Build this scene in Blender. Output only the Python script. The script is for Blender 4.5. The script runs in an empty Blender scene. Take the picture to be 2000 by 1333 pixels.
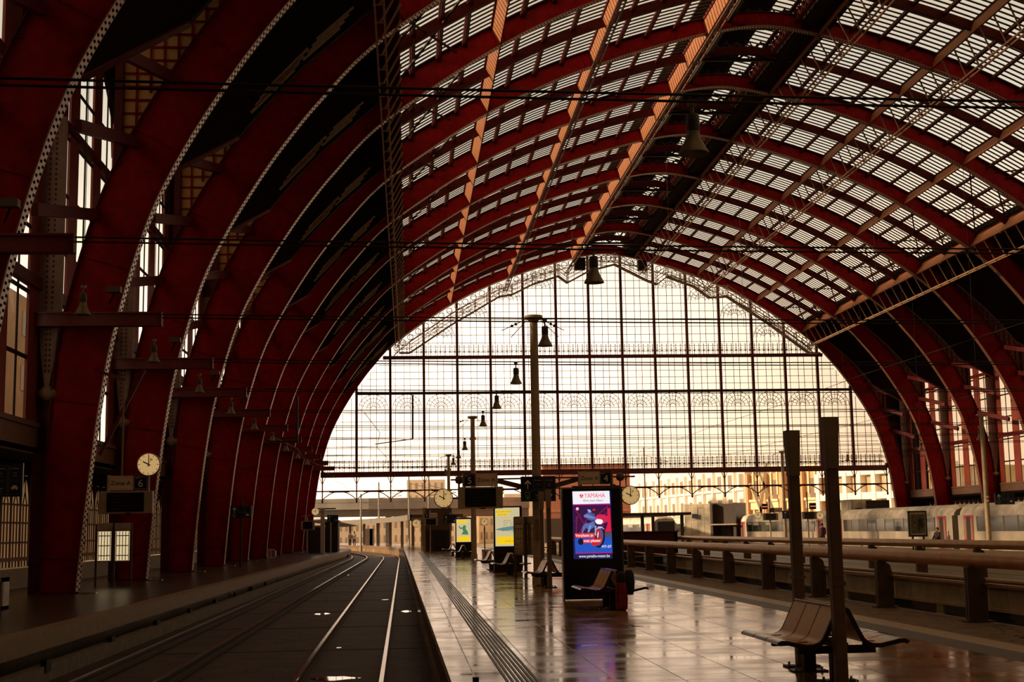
import bpy, bmesh, math, random
from mathutils import Vector, Matrix
random.seed(7)
SC = bpy.context.scene
COL = SC.collection

# ------------------------------------------------------------------ camera
F, EYE = 2650.0, 1.65
def _d(u, v): return Vector(((u-1000)/F, -(v-666.5)/F, -1.0))
_Y = _d(796, 1039).normalized()
_Z = _d(680, -18850); _Z = (_Z - _Z.dot(_Y)*_Y).normalized()
_X = _Y.cross(_Z)
CM = Matrix((_X, _Y, _Z))
cam_d = bpy.data.cameras.new('camera'); cam = bpy.data.objects.new('camera', cam_d); COL.objects.link(cam)
cam_d.lens = F*36/2000; cam_d.sensor_width = 36; cam_d.clip_start = .1; cam_d.clip_end = 2000
cam.matrix_world = Matrix.Translation((0, 0, EYE)) @ CM.to_4x4()
SC.camera = cam
def at(u, v, y):
    r = CM @ _d(u, v); r = r*(y/r.y); r.z += EYE
    return r
def atz(u, v, z=0.0):
    r = CM @ _d(u, v); r = r*((z-EYE)/r.z); r.z += EYE
    return r
def onx(u, v, x):
    r = CM @ _d(u, v); r = r*(x/r.x); r.z += EYE
    return r

# ------------------------------------------------------------------ view, world, sun
SC.view_settings.view_transform = 'Standard'; SC.view_settings.look = 'None'
SC.view_settings.gamma = 1; SC.view_settings.exposure = 0.4
SC.view_settings.use_curve_mapping = False
SC.cycles.use_denoising = True
SC.cycles.max_bounces = 8; SC.cycles.transparent_max_bounces = 24
SC.cycles.sample_clamp_indirect = 6
W = bpy.data.worlds.new('sky'); SC.world = W; W.use_nodes = True
nt = W.node_tree; nt.nodes.clear()
def N(t, nt_, **kw):
    n = nt_.nodes.new(t)
    for k, v in kw.items(): setattr(n, k, v)
    return n
tc = N('ShaderNodeTexCoord', nt); sp = N('ShaderNodeSeparateXYZ', nt)
nt.links.new(tc.outputs['Generated'], sp.inputs[0])
rz = N('ShaderNodeValToRGB', nt); nt.links.new(sp.outputs['Z'], rz.inputs[0])
els = rz.color_ramp.elements
for p, c in ((0.0, (1.6, 1.09, .70)), (.05, (1.62, 1.18, .84)), (.13, (1.56, 1.22, .96)), (.20, (1.1, .90, .72)), (.25, (.78, .68, .55)), (.32, (.62, .56, .48)), (.46, (.52, .36, .19)), (1.0, (.42, .27, .125))):
    if p in (0.0, 1.0): e = els[0] if p == 0 else els[-1]
    else: e = els.new(p)
    e.color = (*c, 1)
rx = N('ShaderNodeMapRange', nt, clamp=True); nt.links.new(sp.outputs['X'], rx.inputs['Value'])
rx.inputs['From Min'].default_value = .10; rx.inputs['From Max'].default_value = .34
re = N('ShaderNodeMapRange', nt, clamp=True); nt.links.new(sp.outputs['Z'], re.inputs['Value'])
re.inputs['From Min'].default_value = .12; re.inputs['From Max'].default_value = .25; re.inputs['To Min'].default_value = 1; re.inputs['To Max'].default_value = 0
rm = N('ShaderNodeMath', nt, operation='MULTIPLY'); nt.links.new(rx.outputs[0], rm.inputs[0]); nt.links.new(re.outputs[0], rm.inputs[1])
mx = N('ShaderNodeMix', nt, data_type='RGBA', blend_type='MULTIPLY'); nt.links.new(rm.outputs[0], mx.inputs['Factor'])
nt.links.new(rz.outputs[0], mx.inputs['A']); mx.inputs['B'].default_value = (.54, .49, .42, 1)
bg = N('ShaderNodeBackground', nt); nt.links.new(mx.outputs['Result'], bg.inputs[0]); bg.inputs[1].default_value = 1.0
wo = N('ShaderNodeOutputWorld', nt); nt.links.new(bg.outputs[0], wo.inputs[0])
sun_d = bpy.data.lights.new('sun', 'SUN'); sun = bpy.data.objects.new('sun', sun_d); COL.objects.link(sun)
sun_d.energy = 5.0; sun_d.color = (1.0, .72, .43); sun_d.angle = math.radians(3.5)
sun.rotation_euler = Vector((.93, -.03, -.33)).to_track_quat('-Z', 'Y').to_euler()

# ------------------------------------------------------------------ materials
MATS = {}
def mat(name, col, rough=.6, metal=0.0, var=.18, scale=6.0, spec=.5, emit=None, estr=1.0, bump=0.0, alpha=None):
    if name in MATS: return MATS[name]
    m = bpy.data.materials.new(name); m.use_nodes = True; t = m.node_tree
    b = t.nodes['Principled BSDF']
    b.inputs['Roughness'].default_value = rough; b.inputs['Metallic'].default_value = metal
    b.inputs['Specular IOR Level'].default_value = spec
    tcn = N('ShaderNodeTexCoord', t); nz = N('ShaderNodeTexNoise', t); nz.inputs['Scale'].default_value = scale; nz.inputs['Detail'].default_value = 4
    t.links.new(tcn.outputs['Object'], nz.inputs['Vector'])
    cr = N('ShaderNodeValToRGB', t); t.links.new(nz.outputs['Fac'], cr.inputs[0])
    cr.color_ramp.elements[0].position = .3; cr.color_ramp.elements[1].position = .7
    cr.color_ramp.elements[0].color = (*[c*(1-var) for c in col], 1); cr.color_ramp.elements[1].color = (*[min(1, c*(1+var)) for c in col], 1)
    t.links.new(cr.outputs[0], b.inputs['Base Color'])
    if emit:
        b.inputs['Emission Color'].default_value = (*emit, 1); b.inputs['Emission Strength'].default_value = estr
    if bump:
        bp = N('ShaderNodeBump', t); bp.inputs['Strength'].default_value = bump; t.links.new(nz.outputs['Fac'], bp.inputs['Height']); t.links.new(bp.outputs[0], b.inputs['Normal'])
    MATS[name] = m; return m
def glass(name, tint=(.9, .9, .88), gloss=.06, rough=.05):
    if name in MATS: return MATS[name]
    m = bpy.data.materials.new(name); m.use_nodes = True; t = m.node_tree; t.nodes.clear()
    o = N('ShaderNodeOutputMaterial', t); mxs = N('ShaderNodeMixShader', t); tr = N('ShaderNodeBsdfTransparent', t); gl = N('ShaderNodeBsdfGlossy', t)
    tr.inputs[0].default_value = (*tint, 1); gl.inputs['Roughness'].default_value = rough; mxs.inputs[0].default_value = gloss
    t.links.new(tr.outputs[0], mxs.inputs[1]); t.links.new(gl.outputs[0], mxs.inputs[2]); t.links.new(mxs.outputs[0], o.inputs[0])
    MATS[name] = m; return m
def frosted(name, col, df_share=.4):
    m = bpy.data.materials.new(name); m.use_nodes = True; t = m.node_tree; t.nodes.clear()
    o = N('ShaderNodeOutputMaterial', t); mxs = N('ShaderNodeMixShader', t); tr = N('ShaderNodeBsdfTranslucent', t); df = N('ShaderNodeBsdfDiffuse', t)
    nz = N('ShaderNodeTexNoise', t); nz.inputs['Scale'].default_value = 2.5; nz.inputs['Detail'].default_value = 5
    cr = N('ShaderNodeValToRGB', t); t.links.new(nz.outputs['Fac'], cr.inputs[0])
    cr.color_ramp.elements[0].color = (*[c*.55 for c in col], 1); cr.color_ramp.elements[1].color = (*col, 1); cr.color_ramp.elements[0].position = .35; cr.color_ramp.elements[1].position = .6
    for s in (tr, df): t.links.new(cr.outputs[0], s.inputs[0])
    mxs.inputs[0].default_value = df_share
    t.links.new(tr.outputs[0], mxs.inputs[1]); t.links.new(df.outputs[0], mxs.inputs[2]); t.links.new(mxs.outputs[0], o.inputs[0])
    MATS[name] = m; return m
def lit(name, col, s=1.0):
    return mat(name, tuple(c*.3 for c in col), .4, emit=col, estr=s, var=.02)

RED = mat('dark red paint', (.30, .0035, .0022), .6, scale=3, var=.25, spec=.14)
REDD = mat('brown red paint', (.11, .007, .005), .55, scale=3, var=.25, spec=.3)
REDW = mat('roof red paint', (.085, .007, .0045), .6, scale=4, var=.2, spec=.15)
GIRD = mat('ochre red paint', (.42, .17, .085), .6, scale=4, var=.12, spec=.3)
IRON = mat('black iron', (.022, .014, .012), .6, spec=.3)
SOFF = mat('sooty boards', (.018, .008, .007), .85, spec=.1)
STONE = mat('pale stone', (.34, .29, .23), .7, scale=9, bump=.1)
PAN = glass('roof glass', (.92, .90, .84), .05)
PANE = glass('screen glass', (.97, .96, .93), .03)

# ------------------------------------------------------------------ mesh helpers
class MB:
    def __init__(s): s.v = []; s.f = []; s.uv = {}
    def add(s, vs, fs):
        n = len(s.v); s.v += [tuple(p) for p in vs]; s.f += [tuple(i+n for i in f) for f in fs]; return s
    def box(s, c, d, rz=0.0, m=None):
        x, y, z = (k/2 for k in d); vs = [Vector((a*x, b*y, e*z)) for e in (-1, 1) for b in (-1, 1) for a in (-1, 1)]
        if rz: R = Matrix.Rotation(rz, 3, 'Z'); vs = [R @ p for p in vs]
        if m: vs = [m @ p for p in vs]
        c = Vector(c)
        return s.add([p+c for p in vs], [(0, 2, 3, 1), (4, 5, 7, 6), (0, 1, 5, 4), (2, 6, 7, 3), (0, 4, 6, 2), (1, 3, 7, 5)])
    def b2(s, a, b):
        return s.box([(a[i]+b[i])/2 for i in range(3)], [abs(b[i]-a[i]) for i in range(3)])
    def bar(s, p, q, w, h=None, up=(0, 0, 1)):
        p, q = Vector(p), Vector(q); h = h or w; d = (q-p).normalized(); up = Vector(up)
        if abs(d.dot(up)) > .98: up = Vector((0, 1, 0))
        a = d.cross(up).normalized(); u = a.cross(d)
        vs = [b+a*i*w/2+u*j*h/2 for b in (p, q) for j in (-1, 1) for i in (-1, 1)]
        return s.add(vs, [(0, 2, 3, 1), (4, 5, 7, 6), (0, 1, 5, 4), (2, 6, 7, 3), (0, 4, 6, 2), (1, 3, 7, 5)])
    def tube(s, p, q, r, r2=None, n=12, cap=True):
        p, q = Vector(p), Vector(q); r2 = r if r2 is None else r2; d = (q-p).normalized()
        a = d.orthogonal().normalized(); b = d.cross(a)
        vs = [c+(a*math.cos(k*2*math.pi/n)+b*math.sin(k*2*math.pi/n))*R for c, R in ((p, r), (q, r2)) for k in range(n)]
        fs = [(k, (k+1) % n, n+(k+1) % n, n+k) for k in range(n)]
        if cap: fs += [tuple(range(n-1, -1, -1)), tuple(range(n, 2*n))]
        return s.add(vs, fs)
    def path(s, pts, r, n=8):
        for a, b in zip(pts[:-1], pts[1:]): s.tube(a, b, r, n=n)
        return s
    def lathe(s, prof, c=(0, 0, 0), n=24, axis='Z', rot=None):
        vs = []; fs = []; m = len(prof); c = Vector(c)
        for k in range(n):
            t = k*2*math.pi/n
            for r, z in prof:
                p = Vector((r*math.cos(t), r*math.sin(t), z))
                if axis == 'Y': p = Vector((p.x, p.z, p.y))
                if rot: p = rot @ p
                vs.append(c+p)
        for k in range(n):
            for i in range(m-1):
                a, b = k*m+i, ((k+1) % n)*m+i
                fs.append((a, b, b+1, a+1))
        return s.add(vs, fs)
    def prism(s, pts, fn, t0, t1):
        """outline pts (a,b) mapped by fn(a,b,t) and extruded t0..t1"""
        n = len(pts); vs = [fn(a, b, t0) for a, b in pts]+[fn(a, b, t1) for a, b in pts]
        fs = [tuple(range(n)), tuple(range(2*n-1, n-1, -1))]+[(k, n+k, n+(k+1) % n, (k+1) % n) for k in range(n)]
        return s.add(vs, fs)
    def xz(s, pts, y0, y1): return s.prism(pts, lambda a, b, t: (a, t, b), y0, y1)
    def yz(s, pts, x0, x1): return s.prism(pts, lambda a, b, t: (t, a, b), x0, x1)
    def xy(s, pts, z0, z1): return s.prism(pts, lambda a, b, t: (a, b, t), z0, z1)
    def strip(s, A, B):
        n = len(A); return s.add(list(A)+list(B), [(k, k+1, n+k+1, n+k) for k in range(n-1)])
    def slab(s, A, B, C, D):
        """loft of 4 rails -> closed solid"""
        n = len(A); vs = list(A)+list(B)+list(C)+list(D); fs = []
        for j in range(4):
            o, p = j*n, ((j+1) % 4)*n
            fs += [(o+k, o+k+1, p+k+1, p+k) for k in range(n-1)]
        fs += [(0, n, 2*n, 3*n), (n-1, 4*n-1, 3*n-1, 2*n-1)]
        return s.add(vs, fs)
    def build(s, name, m, parent=None, smooth=False, bevel=0):
        me = bpy.data.meshes.new(name); me.from_pydata(s.v, [], s.f)
        bm = bmesh.new(); bm.from_mesh(me); bmesh.ops.recalc_face_normals(bm, faces=bm.faces); bm.to_mesh(me); bm.free()
        me.materials.append(m)
        if smooth:
            me.polygons.foreach_set('use_smooth', [True]*len(me.polygons)); me.set_sharp_from_angle(angle=math.radians(40))
        o = bpy.data.objects.new(name, me); COL.objects.link(o)
        if parent: o.parent = parent
        if bevel:
            bv = o.modifiers.new('bevel', 'BEVEL'); bv.width = bevel; bv.segments = 2; bv.limit_method = 'ANGLE'
        return o
def thing(name, label, cat, loc=(0, 0, 0), rz=0.0, group=None, kind=None):
    o = bpy.data.objects.new(name, None); COL.objects.link(o); o.empty_display_size = .2
    o.location = loc; o.rotation_euler = (0, 0, rz); return tag(o, label, cat, group, kind)
def tag(o, label=None, cat=None, group=None, kind=None):
    if label: o['label'] = label
    if cat: o['category'] = cat
    if group: o['group'] = group
    if kind: o['kind'] = kind
    return o
def dup(root, loc, label, rz=None, group=None, name=None):
    r = root.copy(); COL.objects.link(r); r.location = loc; r['label'] = label
    if rz is not None: r.rotation_euler = (0, 0, rz)
    if group: r['group'] = group
    for ch in list(root.children):
        c = ch.copy(); COL.objects.link(c); c.parent = r
        for g in list(ch.children):
            e = g.copy(); COL.objects.link(e); e.parent = c
    return r
def text(s, size, loc, m, parent, name='lettering', align='CENTER', shear=0.0, bold=0.0, sx=1.0):
    cu = bpy.data.curves.new('t', 'FONT'); cu.body = s; cu.size = size; cu.align_x = align; cu.align_y = 'CENTER'; cu.shear = shear
    cu.extrude = .0015; cu.offset = bold
    o = bpy.data.objects.new('t', cu); COL.objects.link(o)
    dg = bpy.context.evaluated_depsgraph_get(); me = bpy.data.meshes.new_from_object(o.evaluated_get(dg))
    bpy.data.objects.remove(o); bpy.data.curves.remove(cu)
    me.materials.clear(); me.materials.append(m)
    q = bpy.data.objects.new(name, me); COL.objects.link(q); q.parent = parent; q.location = loc; q.rotation_euler = (math.pi/2, 0, 0); q.scale = (sx, 1, 1)
    return q
ORD = ['first', 'second', 'third', 'fourth', 'fifth', 'sixth', 'seventh', 'eighth', 'ninth', 'tenth', 'eleventh', 'twelfth']

# ------------------------------------------------------------------ hall section
CX, BAY = 20.7, 10.85
RY = [41.5+BAY*k for k in range(-2, 10)]          # rib planes 19.8 .. 139.2
YEND = RY[-1]
_IN = [(30.45, 0), (30.25, 2.4), (29.9, 5.6), (29.45, 8.2), (28.6, 11.2), (27.6, 13.4), (26.3, 15.6), (25.2, 17.2), (24.1, 18.6), (22.1, 20.8), (19.0, 23.1), (15.7, 25.2), (12.2, 26.95), (8.5, 28.35), (5.1, 29.4), (2.2, 30.1), (0, 30.35)]
def _smooth(pts, n=4):
    out = []
    P = [pts[0]]+list(pts)+[(-pts[-2][0], pts[-2][1])]
    for i in range(1, len(P)-2):
        p0, p1, p2, p3 = (Vector(P[i+k]) for k in (-1, 0, 1, 2))
        for k in range(n):
            t = k/n
            out.append(.5*((2*p1)+(p2-p0)*t+(2*p0-5*p1+4*p2-p3)*t*t+(3*p1-p0-3*p2+p3)*t**3))
    out.append(Vector(P[-2])); return out
INR = _smooth(_IN)                                # (offset from centre line, z), foot -> crown
def lerp(x, tab):
    for (a, p), (b, q) in zip(tab[:-1], tab[1:]):
        if x <= b: return p+(q-p)*max(0, (x-a))/(b-a)
    return tab[-1][1]
DEP = [(0, 1.0), (7, 1.5), (13, 1.6), (17.5, 1.55), (22, 1.25), (25, .95), (30.4, .80)]
def offs(curve, dist):
    out = []
    for i, p in enumerate(curve):
        a = curve[max(0, i-1)]; b = curve[min(len(curve)-1, i+1)]
        if i == len(curve)-1: b = Vector((-a.x, a.y))
        t = (b-a).normalized(); n = Vector((t.y, -t.x))
        d = dist(p) if callable(dist) else dist
        out.append(p+n*d)
    return out
OUT = offs(INR, lambda p: lerp(p.y, DEP))
def full(curve):                                   # left foot -> crown -> right foot in world x,z
    return [(CX-p.x, p.y) for p in curve]+[(CX+p.x, p.y) for p in reversed(curve[:-1])]
def z_at(curve, off):
    for a, b in zip(curve[:-1], curve[1:]):
        if b.x <= off <= a.x: return a.y+(b.y-a.y)*(a.x-off)/max(1e-6, a.x-b.x)
    return curve[-1].y
def sub(curve, o0, o1):                            # portion with offset between o1 (small) and o0 (large)
    pts = [Vector((o0, z_at(curve, o0)))]+[p for p in curve if o1 < p.x < o0]+[Vector((o1, z_at(curve, o1)))]
    return pts
def side(curve, s): return [(CX+s*p.x, p.y) for p in curve]
def rivet_mat():
    m = bpy.data.materials.new('riveted flange paint'); m.use_nodes = True; t = m.node_tree; b = t.nodes['Principled BSDF']
    uv = N('ShaderNodeUVMap', t); s = N('ShaderNodeSeparateXYZ', t); t.links.new(uv.outputs[0], s.inputs[0])
    def M(op, a, b2=None):
        n = N('ShaderNodeMath', t, operation=op)
        for i, q in enumerate((a, b2)):
            if q is None: continue
            if isinstance(q, (int, float)): n.inputs[i].default_value = q
            else: t.links.new(q, n.inputs[i])
        return n.outputs[0]
    row = M('FLOOR', M('MULTIPLY', s.outputs['Y'], 2.0))
    fr = M('FRACT', M('ADD', M('DIVIDE', s.outputs['X'], .17), M('MULTIPLY', row, .5)))
    a = M('LESS_THAN', fr, .42)
    fv = M('FRACT', M('MULTIPLY', s.outputs['Y'], 2.0))
    c = M('MULTIPLY', a, M('GREATER_THAN', fv, .22))
    mask = M('MULTIPLY', c, M('LESS_THAN', fv, .95))
    mx = N('ShaderNodeMix', t, data_type='RGBA'); t.links.new(mask, mx.inputs['Factor']); mx.inputs['A'].default_value = (.30, .12, .075, 1); mx.inputs['B'].default_value = (.03, .008, .006, 1)  # dark dashes carry the shade of the rivet heads in the colour
    t.links.new(mx.outputs['Result'], b.inputs['Base Color'])
    b.inputs['Roughness'].default_value = .33; sp = N('ShaderNodeMath', t, operation='SUBTRACT'); sp.inputs[0].default_value = .8; t.links.new(M('MULTIPLY', mask, .8), sp.inputs[1])
    t.links.new(sp.outputs[0], b.inputs['Specular IOR Level'])
    t.links.new(M('ADD', M('MULTIPLY', mask, .5), .33), b.inputs['Roughness'])
    return m
RIV = rivet_mat()
# ------------------------------------------------------------------ ground, platforms, tracks (structure)
def tile_mat():
    m = bpy.data.materials.new('polished platform tiles'); m.use_nodes = True; t = m.node_tree; b = t.nodes['Principled BSDF']
    tcn = N('ShaderNodeTexCoord', t); br = N('ShaderNodeTexBrick', t); t.links.new(tcn.outputs['Object'], br.inputs['Vector'])
    br.inputs['Color1'].default_value = (.58, .33, .135, 1); br.inputs['Color2'].default_value = (.38, .21, .088, 1); br.inputs['Mortar'].default_value = (.09, .05, .025, 1)
    br.inputs['Scale'].default_value = 1.0; br.inputs['Brick Width'].default_value = .75; br.inputs['Row Height'].default_value = .5; br.inputs['Mortar Size'].default_value = .009; br.offset = 0
    nz = N('ShaderNodeTexNoise', t); nz.inputs['Scale'].default_value = 1.1; nz.inputs['Detail'].default_value = 6; t.links.new(tcn.outputs['Object'], nz.inputs['Vector'])
    mx = N('ShaderNodeMix', t, data_type='RGBA', blend_type='MULTIPLY'); mx.inputs['Factor'].default_value = .5
    t.links.new(br.outputs['Color'], mx.inputs['A']); t.links.new(nz.outputs['Fac'], mx.inputs['B']); t.links.new(mx.outputs['Result'], b.inputs['Base Color'])
    mr = N('ShaderNodeMapRange', t); t.links.new(nz.outputs['Fac'], mr.inputs['Value']); mr.inputs['To Min'].default_value = .13; mr.inputs['To Max'].default_value = .30; 
    sl = N('ShaderNodeMapRange', t); t.links.new(br.outputs['Fac'], sl.inputs['Value']); sl.inputs['To Min'].default_value = 1.0; sl.inputs['To Max'].default_value = .3; t.links.new(sl.outputs[0], b.inputs['Specular IOR Level'])
    bw = N('ShaderNodeRGBToBW', t); t.links.new(br.outputs['Color'], bw.inputs[0]); b.inputs['Specular Tint'].default_value = (1, .72, .40, 1); mr.inputs['From Min'].default_value = .3; mr.inputs['From Max'].default_value = .7
    ra = N('ShaderNodeMath', t, operation='MULTIPLY_ADD'); t.links.new(bw.outputs[0], ra.inputs[0]); ra.inputs[1].default_value = -.55; ra.inputs[2].default_value = .10
    rs = N('ShaderNodeMath', t, operation='ADD'); t.links.new(ra.outputs[0], rs.inputs[0]); t.links.new(mr.outputs[0], rs.inputs[1]); t.links.new(rs.outputs[0], b.inputs['Roughness'])
    bp = N('ShaderNodeBump', t); bp.inputs['Strength'].default_value = .3; bp.inputs['Distance'].default_value = .01; t.links.new(br.outputs['Fac'], bp.inputs['Height']); bp.invert = True; t.links.new(bp.outputs[0], b.inputs['Normal'])
    return m
TILE = tile_mat()
DUST = mat('dusty dark paving', (.20, .118, .062), .7, scale=3, var=.35)
KERB = mat('granite kerb', (.50, .33, .19), .45, scale=12, var=.15)
DARKB = mat('dark paving band', (.10, .07, .05), .5, scale=10)
CONC = mat('weathered concrete', (.20, .165, .125), .8, scale=5, var=.25, bump=.1)
BED = mat('oily track slab', (.050, .026, .015), .7, scale=1.5, var=.5, bump=.3)
def bend(x, y):                                    # beyond the hall everything curves to the left
    e = max(0.0, y-124.0)
    return x-e*e/(2*255.0)
def ybands(a, b, st): 
    n = max(1, int((b-a)/st)); return [a+(b-a)*k/n for k in range(n+1)]
def flatband(mb, x0, x1, z, ys, drop=None, sl0=0.0, sl1=0.0):
    def P(x, y, zz, sl): return (bend(x+sl*(y-20), y), y, zz)
    A = [P(x0, y, z, sl0) for y in ys]; B = [P(x1, y, z, sl1) for y in ys]
    if drop is None: return mb.strip(A, B)
    return mb.slab(A, B, [(p[0], p[1], drop) for p in B], [(p[0], p[1], drop) for p in A])
YS = [-12, 5, 30, 60, 90, 115]+ybands(124, 268, 6)
KW = dict(kind='structure')
SL = -.007                                         # island edge drifts slightly left with distance
o = flatband(MB(), .44, 7.25, 0, YS, -1.2, SL, 0).build('floor', TILE); tag(o, 'polished tile floor of the island platform', 'floor', **KW)
o = flatband(MB(), 7.25, 7.75, .001, YS, -.3).build('floor', DARKB); tag(o, 'dark paving band along the handrail side of the island platform', 'floor', **KW)
o = flatband(MB(), 7.75, 8.2, .002, YS, -.3).build('floor', KERB); tag(o, 'pale paving band along the handrail side of the island platform', 'floor', **KW)
o = flatband(MB(), 8.2, 9.75, -.005, [-12, 30, 60, 90, 112], -.6).build('floor', DUST); tag(o, 'dusty brown ground strip under the near handrail', 'floor', **KW)
o = flatband(MB(), .42, .52, -.04, YS, -.34, SL, SL).build('trim_1', mat('kerb face', (.12, .07, .04), .6)); tag(o, 'pale kerb edge of the island platform', 'kerb', **KW)
o = flatband(MB(), .55, .62, -.3, YS, -1.0, SL, SL).build('wall_platform', mat('dark platform wall', (.075, .055, .04), .85, scale=3)); tag(o, 'dark wall under the island platform edge', 'wall', **KW)
o = flatband(MB(), -13.2, -6.95, 0, YS, -1.1, 0, .011).build('floor_left', DUST); tag(o, 'dark floor of the left platform', 'floor', **KW)
bpy.data.objects['floor_left'].data.materials[0] = mat('dark polished paving', (.055, .035, .025), .30, scale=2, var=.4)
o = flatband(MB(), -6.95, -6.55, .004, YS, -.34, .011, .011).build('trim_2', mat('brown stone edge', (.24, .155, .095), .5, scale=8)); tag(o, 'pale stone edge of the left platform', 'kerb', **KW)
o = flatband(MB(), -6.75, -6.5, -.62, YS, -.9, .011, .011).build('trim_3', CONC); tag(o, 'concrete ledge below the left platform edge', 'ledge', **KW)
o = flatband(MB(), -7.2, 1.2, -.90, YS).build('ground', BED); tag(o, 'dark slab of the track bed', 'ground', **KW)
o = MB().add([(-400, -60, -1.15), (400, -60, -1.15), (400, 900, -1.15), (-400, 900, -1.15)], [(0, 1, 2, 3)]).build('ground', mat('sandy ballast', (.33, .25, .17), .9, scale=1.5, var=.3)); tag(o, 'pale ballast ground beyond the hall', 'ground', **KW)
# rails
RAILM = mat('worn rail steel', (.55, .45, .36), .22, metal=1.0, var=.1)
RAILW = mat('rusty rail web', (.05, .022, .014), .7)
for i, (x, lab) in enumerate(((-5.62, 'steel rail nearest the left platform edge'), (-4.19, 'steel rail, second from the left platform'), (-1.86, 'bright steel rail left of the rail by the island platform'), (-.43, 'bright steel rail closest to the island platform'))):
    r = thing('rail', lab, 'rail', group='rails of the two tracks')
    ys = [4, 30, 60, 90, 115]+ybands(124, 246, 4)
    def sect(x0, x1, z0, z1):
        mb = MB(); s_ = .004 if i < 2 else -.003
        return flatband(mb, x0, x1, z1, ys, z0, s_, s_)
    sect(x-.036, x+.036, -.77, -.73).build('rail_head', RAILM, r)
    sect(x-.012, x+.012, -.87, -.77).build('rail_web', RAILW, r); sect(x-.07, x+.07, -.895, -.87).build('rail_foot', RAILW, r)
    if i in (0, 1): sect(x+.12, x+.17, -.88, -.80).build('check_rail', RAILW, r)
# cross joints of the slab
mb = MB()
for k in range(18): mb.box((-2.6, 16+k*7.3, -.899), (8.6, .09, .012))
tag(mb.build('trim_4', mat('joint tar', (.012, .008, .006), .8)), 'dark cross joints in the track slab', 'joint', kind='structure')
# tactile strip
t = thing('tactile_strip', 'dark ribbed tactile strip running along the island platform edge', 'paving strip')
for k in range(7):
    x = 1.06+k*.055
    flatband(MB(), x, x+.03, .009, [4, 30, 60, 90, 112], .0005, SL*.3, SL*.3).build('ridge', mat('worn dark rubber', (.055, .04, .032), .45), t)
# ------------------------------------------------------------------ arch ribs
def add_uv(o, us):
    me = o.data; uvl = me.uv_layers.new(name='UVMap')
    for l in me.loops: uvl.data[l.index].uv = us[l.vertex_index]
def flange(curve2, y, w, th, name, m, parent, uv=False):
    """curve2: world x,z points; flat plate of width w (y) and thickness th towards outside"""
    c = [Vector(p) for p in curve2]; A, B, C, D = [], [], [], []
    L = 0; us = []
    for i, p in enumerate(c):
        a = c[max(0, i-1)]; b = c[min(len(c)-1, i+1)]; tt = (b-a).normalized(); n = Vector((-tt.y, tt.x))
        if i: L += (p-c[i-1]).length
        us.append(L); q = p+n*th
        A.append((p.x, y-w/2, p.y)); B.append((p.x, y+w/2, p.y)); C.append((q.x, y+w/2, q.y)); D.append((q.x, y-w/2, q.y))
    o = MB().slab(A, B, C, D).build(name, m, parent, smooth=False)
    if uv: add_uv(o, [(u, v) for v in (0, 1, 1, 0) for u in us])
    return o
def web(ci, co, y, th, name, m, parent, stiff=0):
    A = [(a[0], y-th/2, a[1]) for a in ci]; B = [(a[0], y-th/2, a[1]) for a in co]; C = [(a[0], y+th/2, a[1]) for a in co]; D = [(a[0], y+th/2, a[1]) for a in ci]
    mb = MB().slab(A, B, C, D)
    if stiff:
        for k in range(2, len(ci)-2, stiff):
            p, q = Vector((ci[k][0], y, ci[k][1])), Vector((co[k][0], y, co[k][1]))
            mb.bar(p, q, .05, .16, up=(0, 1, 0))
    return mb.build(name, m, parent)
FI, FO = full(INR), full(OUT)
for i, y in enumerate(RY):
    k = len(RY)-1-i
    lab = 'great red arch rib framing the glazed end screen' if k == 0 else 'great red arch rib, %s in front of the glazed end screen' % ORD[k-1]
    r = thing('arch_rib', lab, 'arch rib', (0, 0, 0), group='main arch ribs of the hall')
    web(FI, FO, y, .05, 'web', RED, r, 6)
    flange(FI, y, .46, -.035, 'inner_flange', RIV, r, True)
    flange(FO, y, .42, .035, 'outer_flange', REDD, r)
    for s in (-1, 1):
        MB().b2((CX+s*31.6, y-.32, -.02), (CX+s*30.3, y+.32, .06)).build('foot_plate', REDD, r)
        MB().box((CX+s*30.1, y, .015), (.5, .3, .03)).build('bolt_plate', mat('worn steel', (.4, .33, .27), .35, metal=.8), r)
# slim arches halfway between
for i in range(1, len(RY)-1):
    y = RY[i]+BAY/2; k = len(RY)-2-i
    r = thing('roof_arch', 'slim roof arch between big ribs, %s one from the glazed end screen' % ORD[k], 'roof arch', group='slim roof arches between the ribs')
    oc = sub(OUT, 21.7, 0); ic = offs(oc, -.52)
    fo, fi = full(oc), full(ic)
    web(fi, fo, y, .05, 'web', REDW, r); flange(fi, y, .26, -.03, 'lower_flange', REDW, r)
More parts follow.
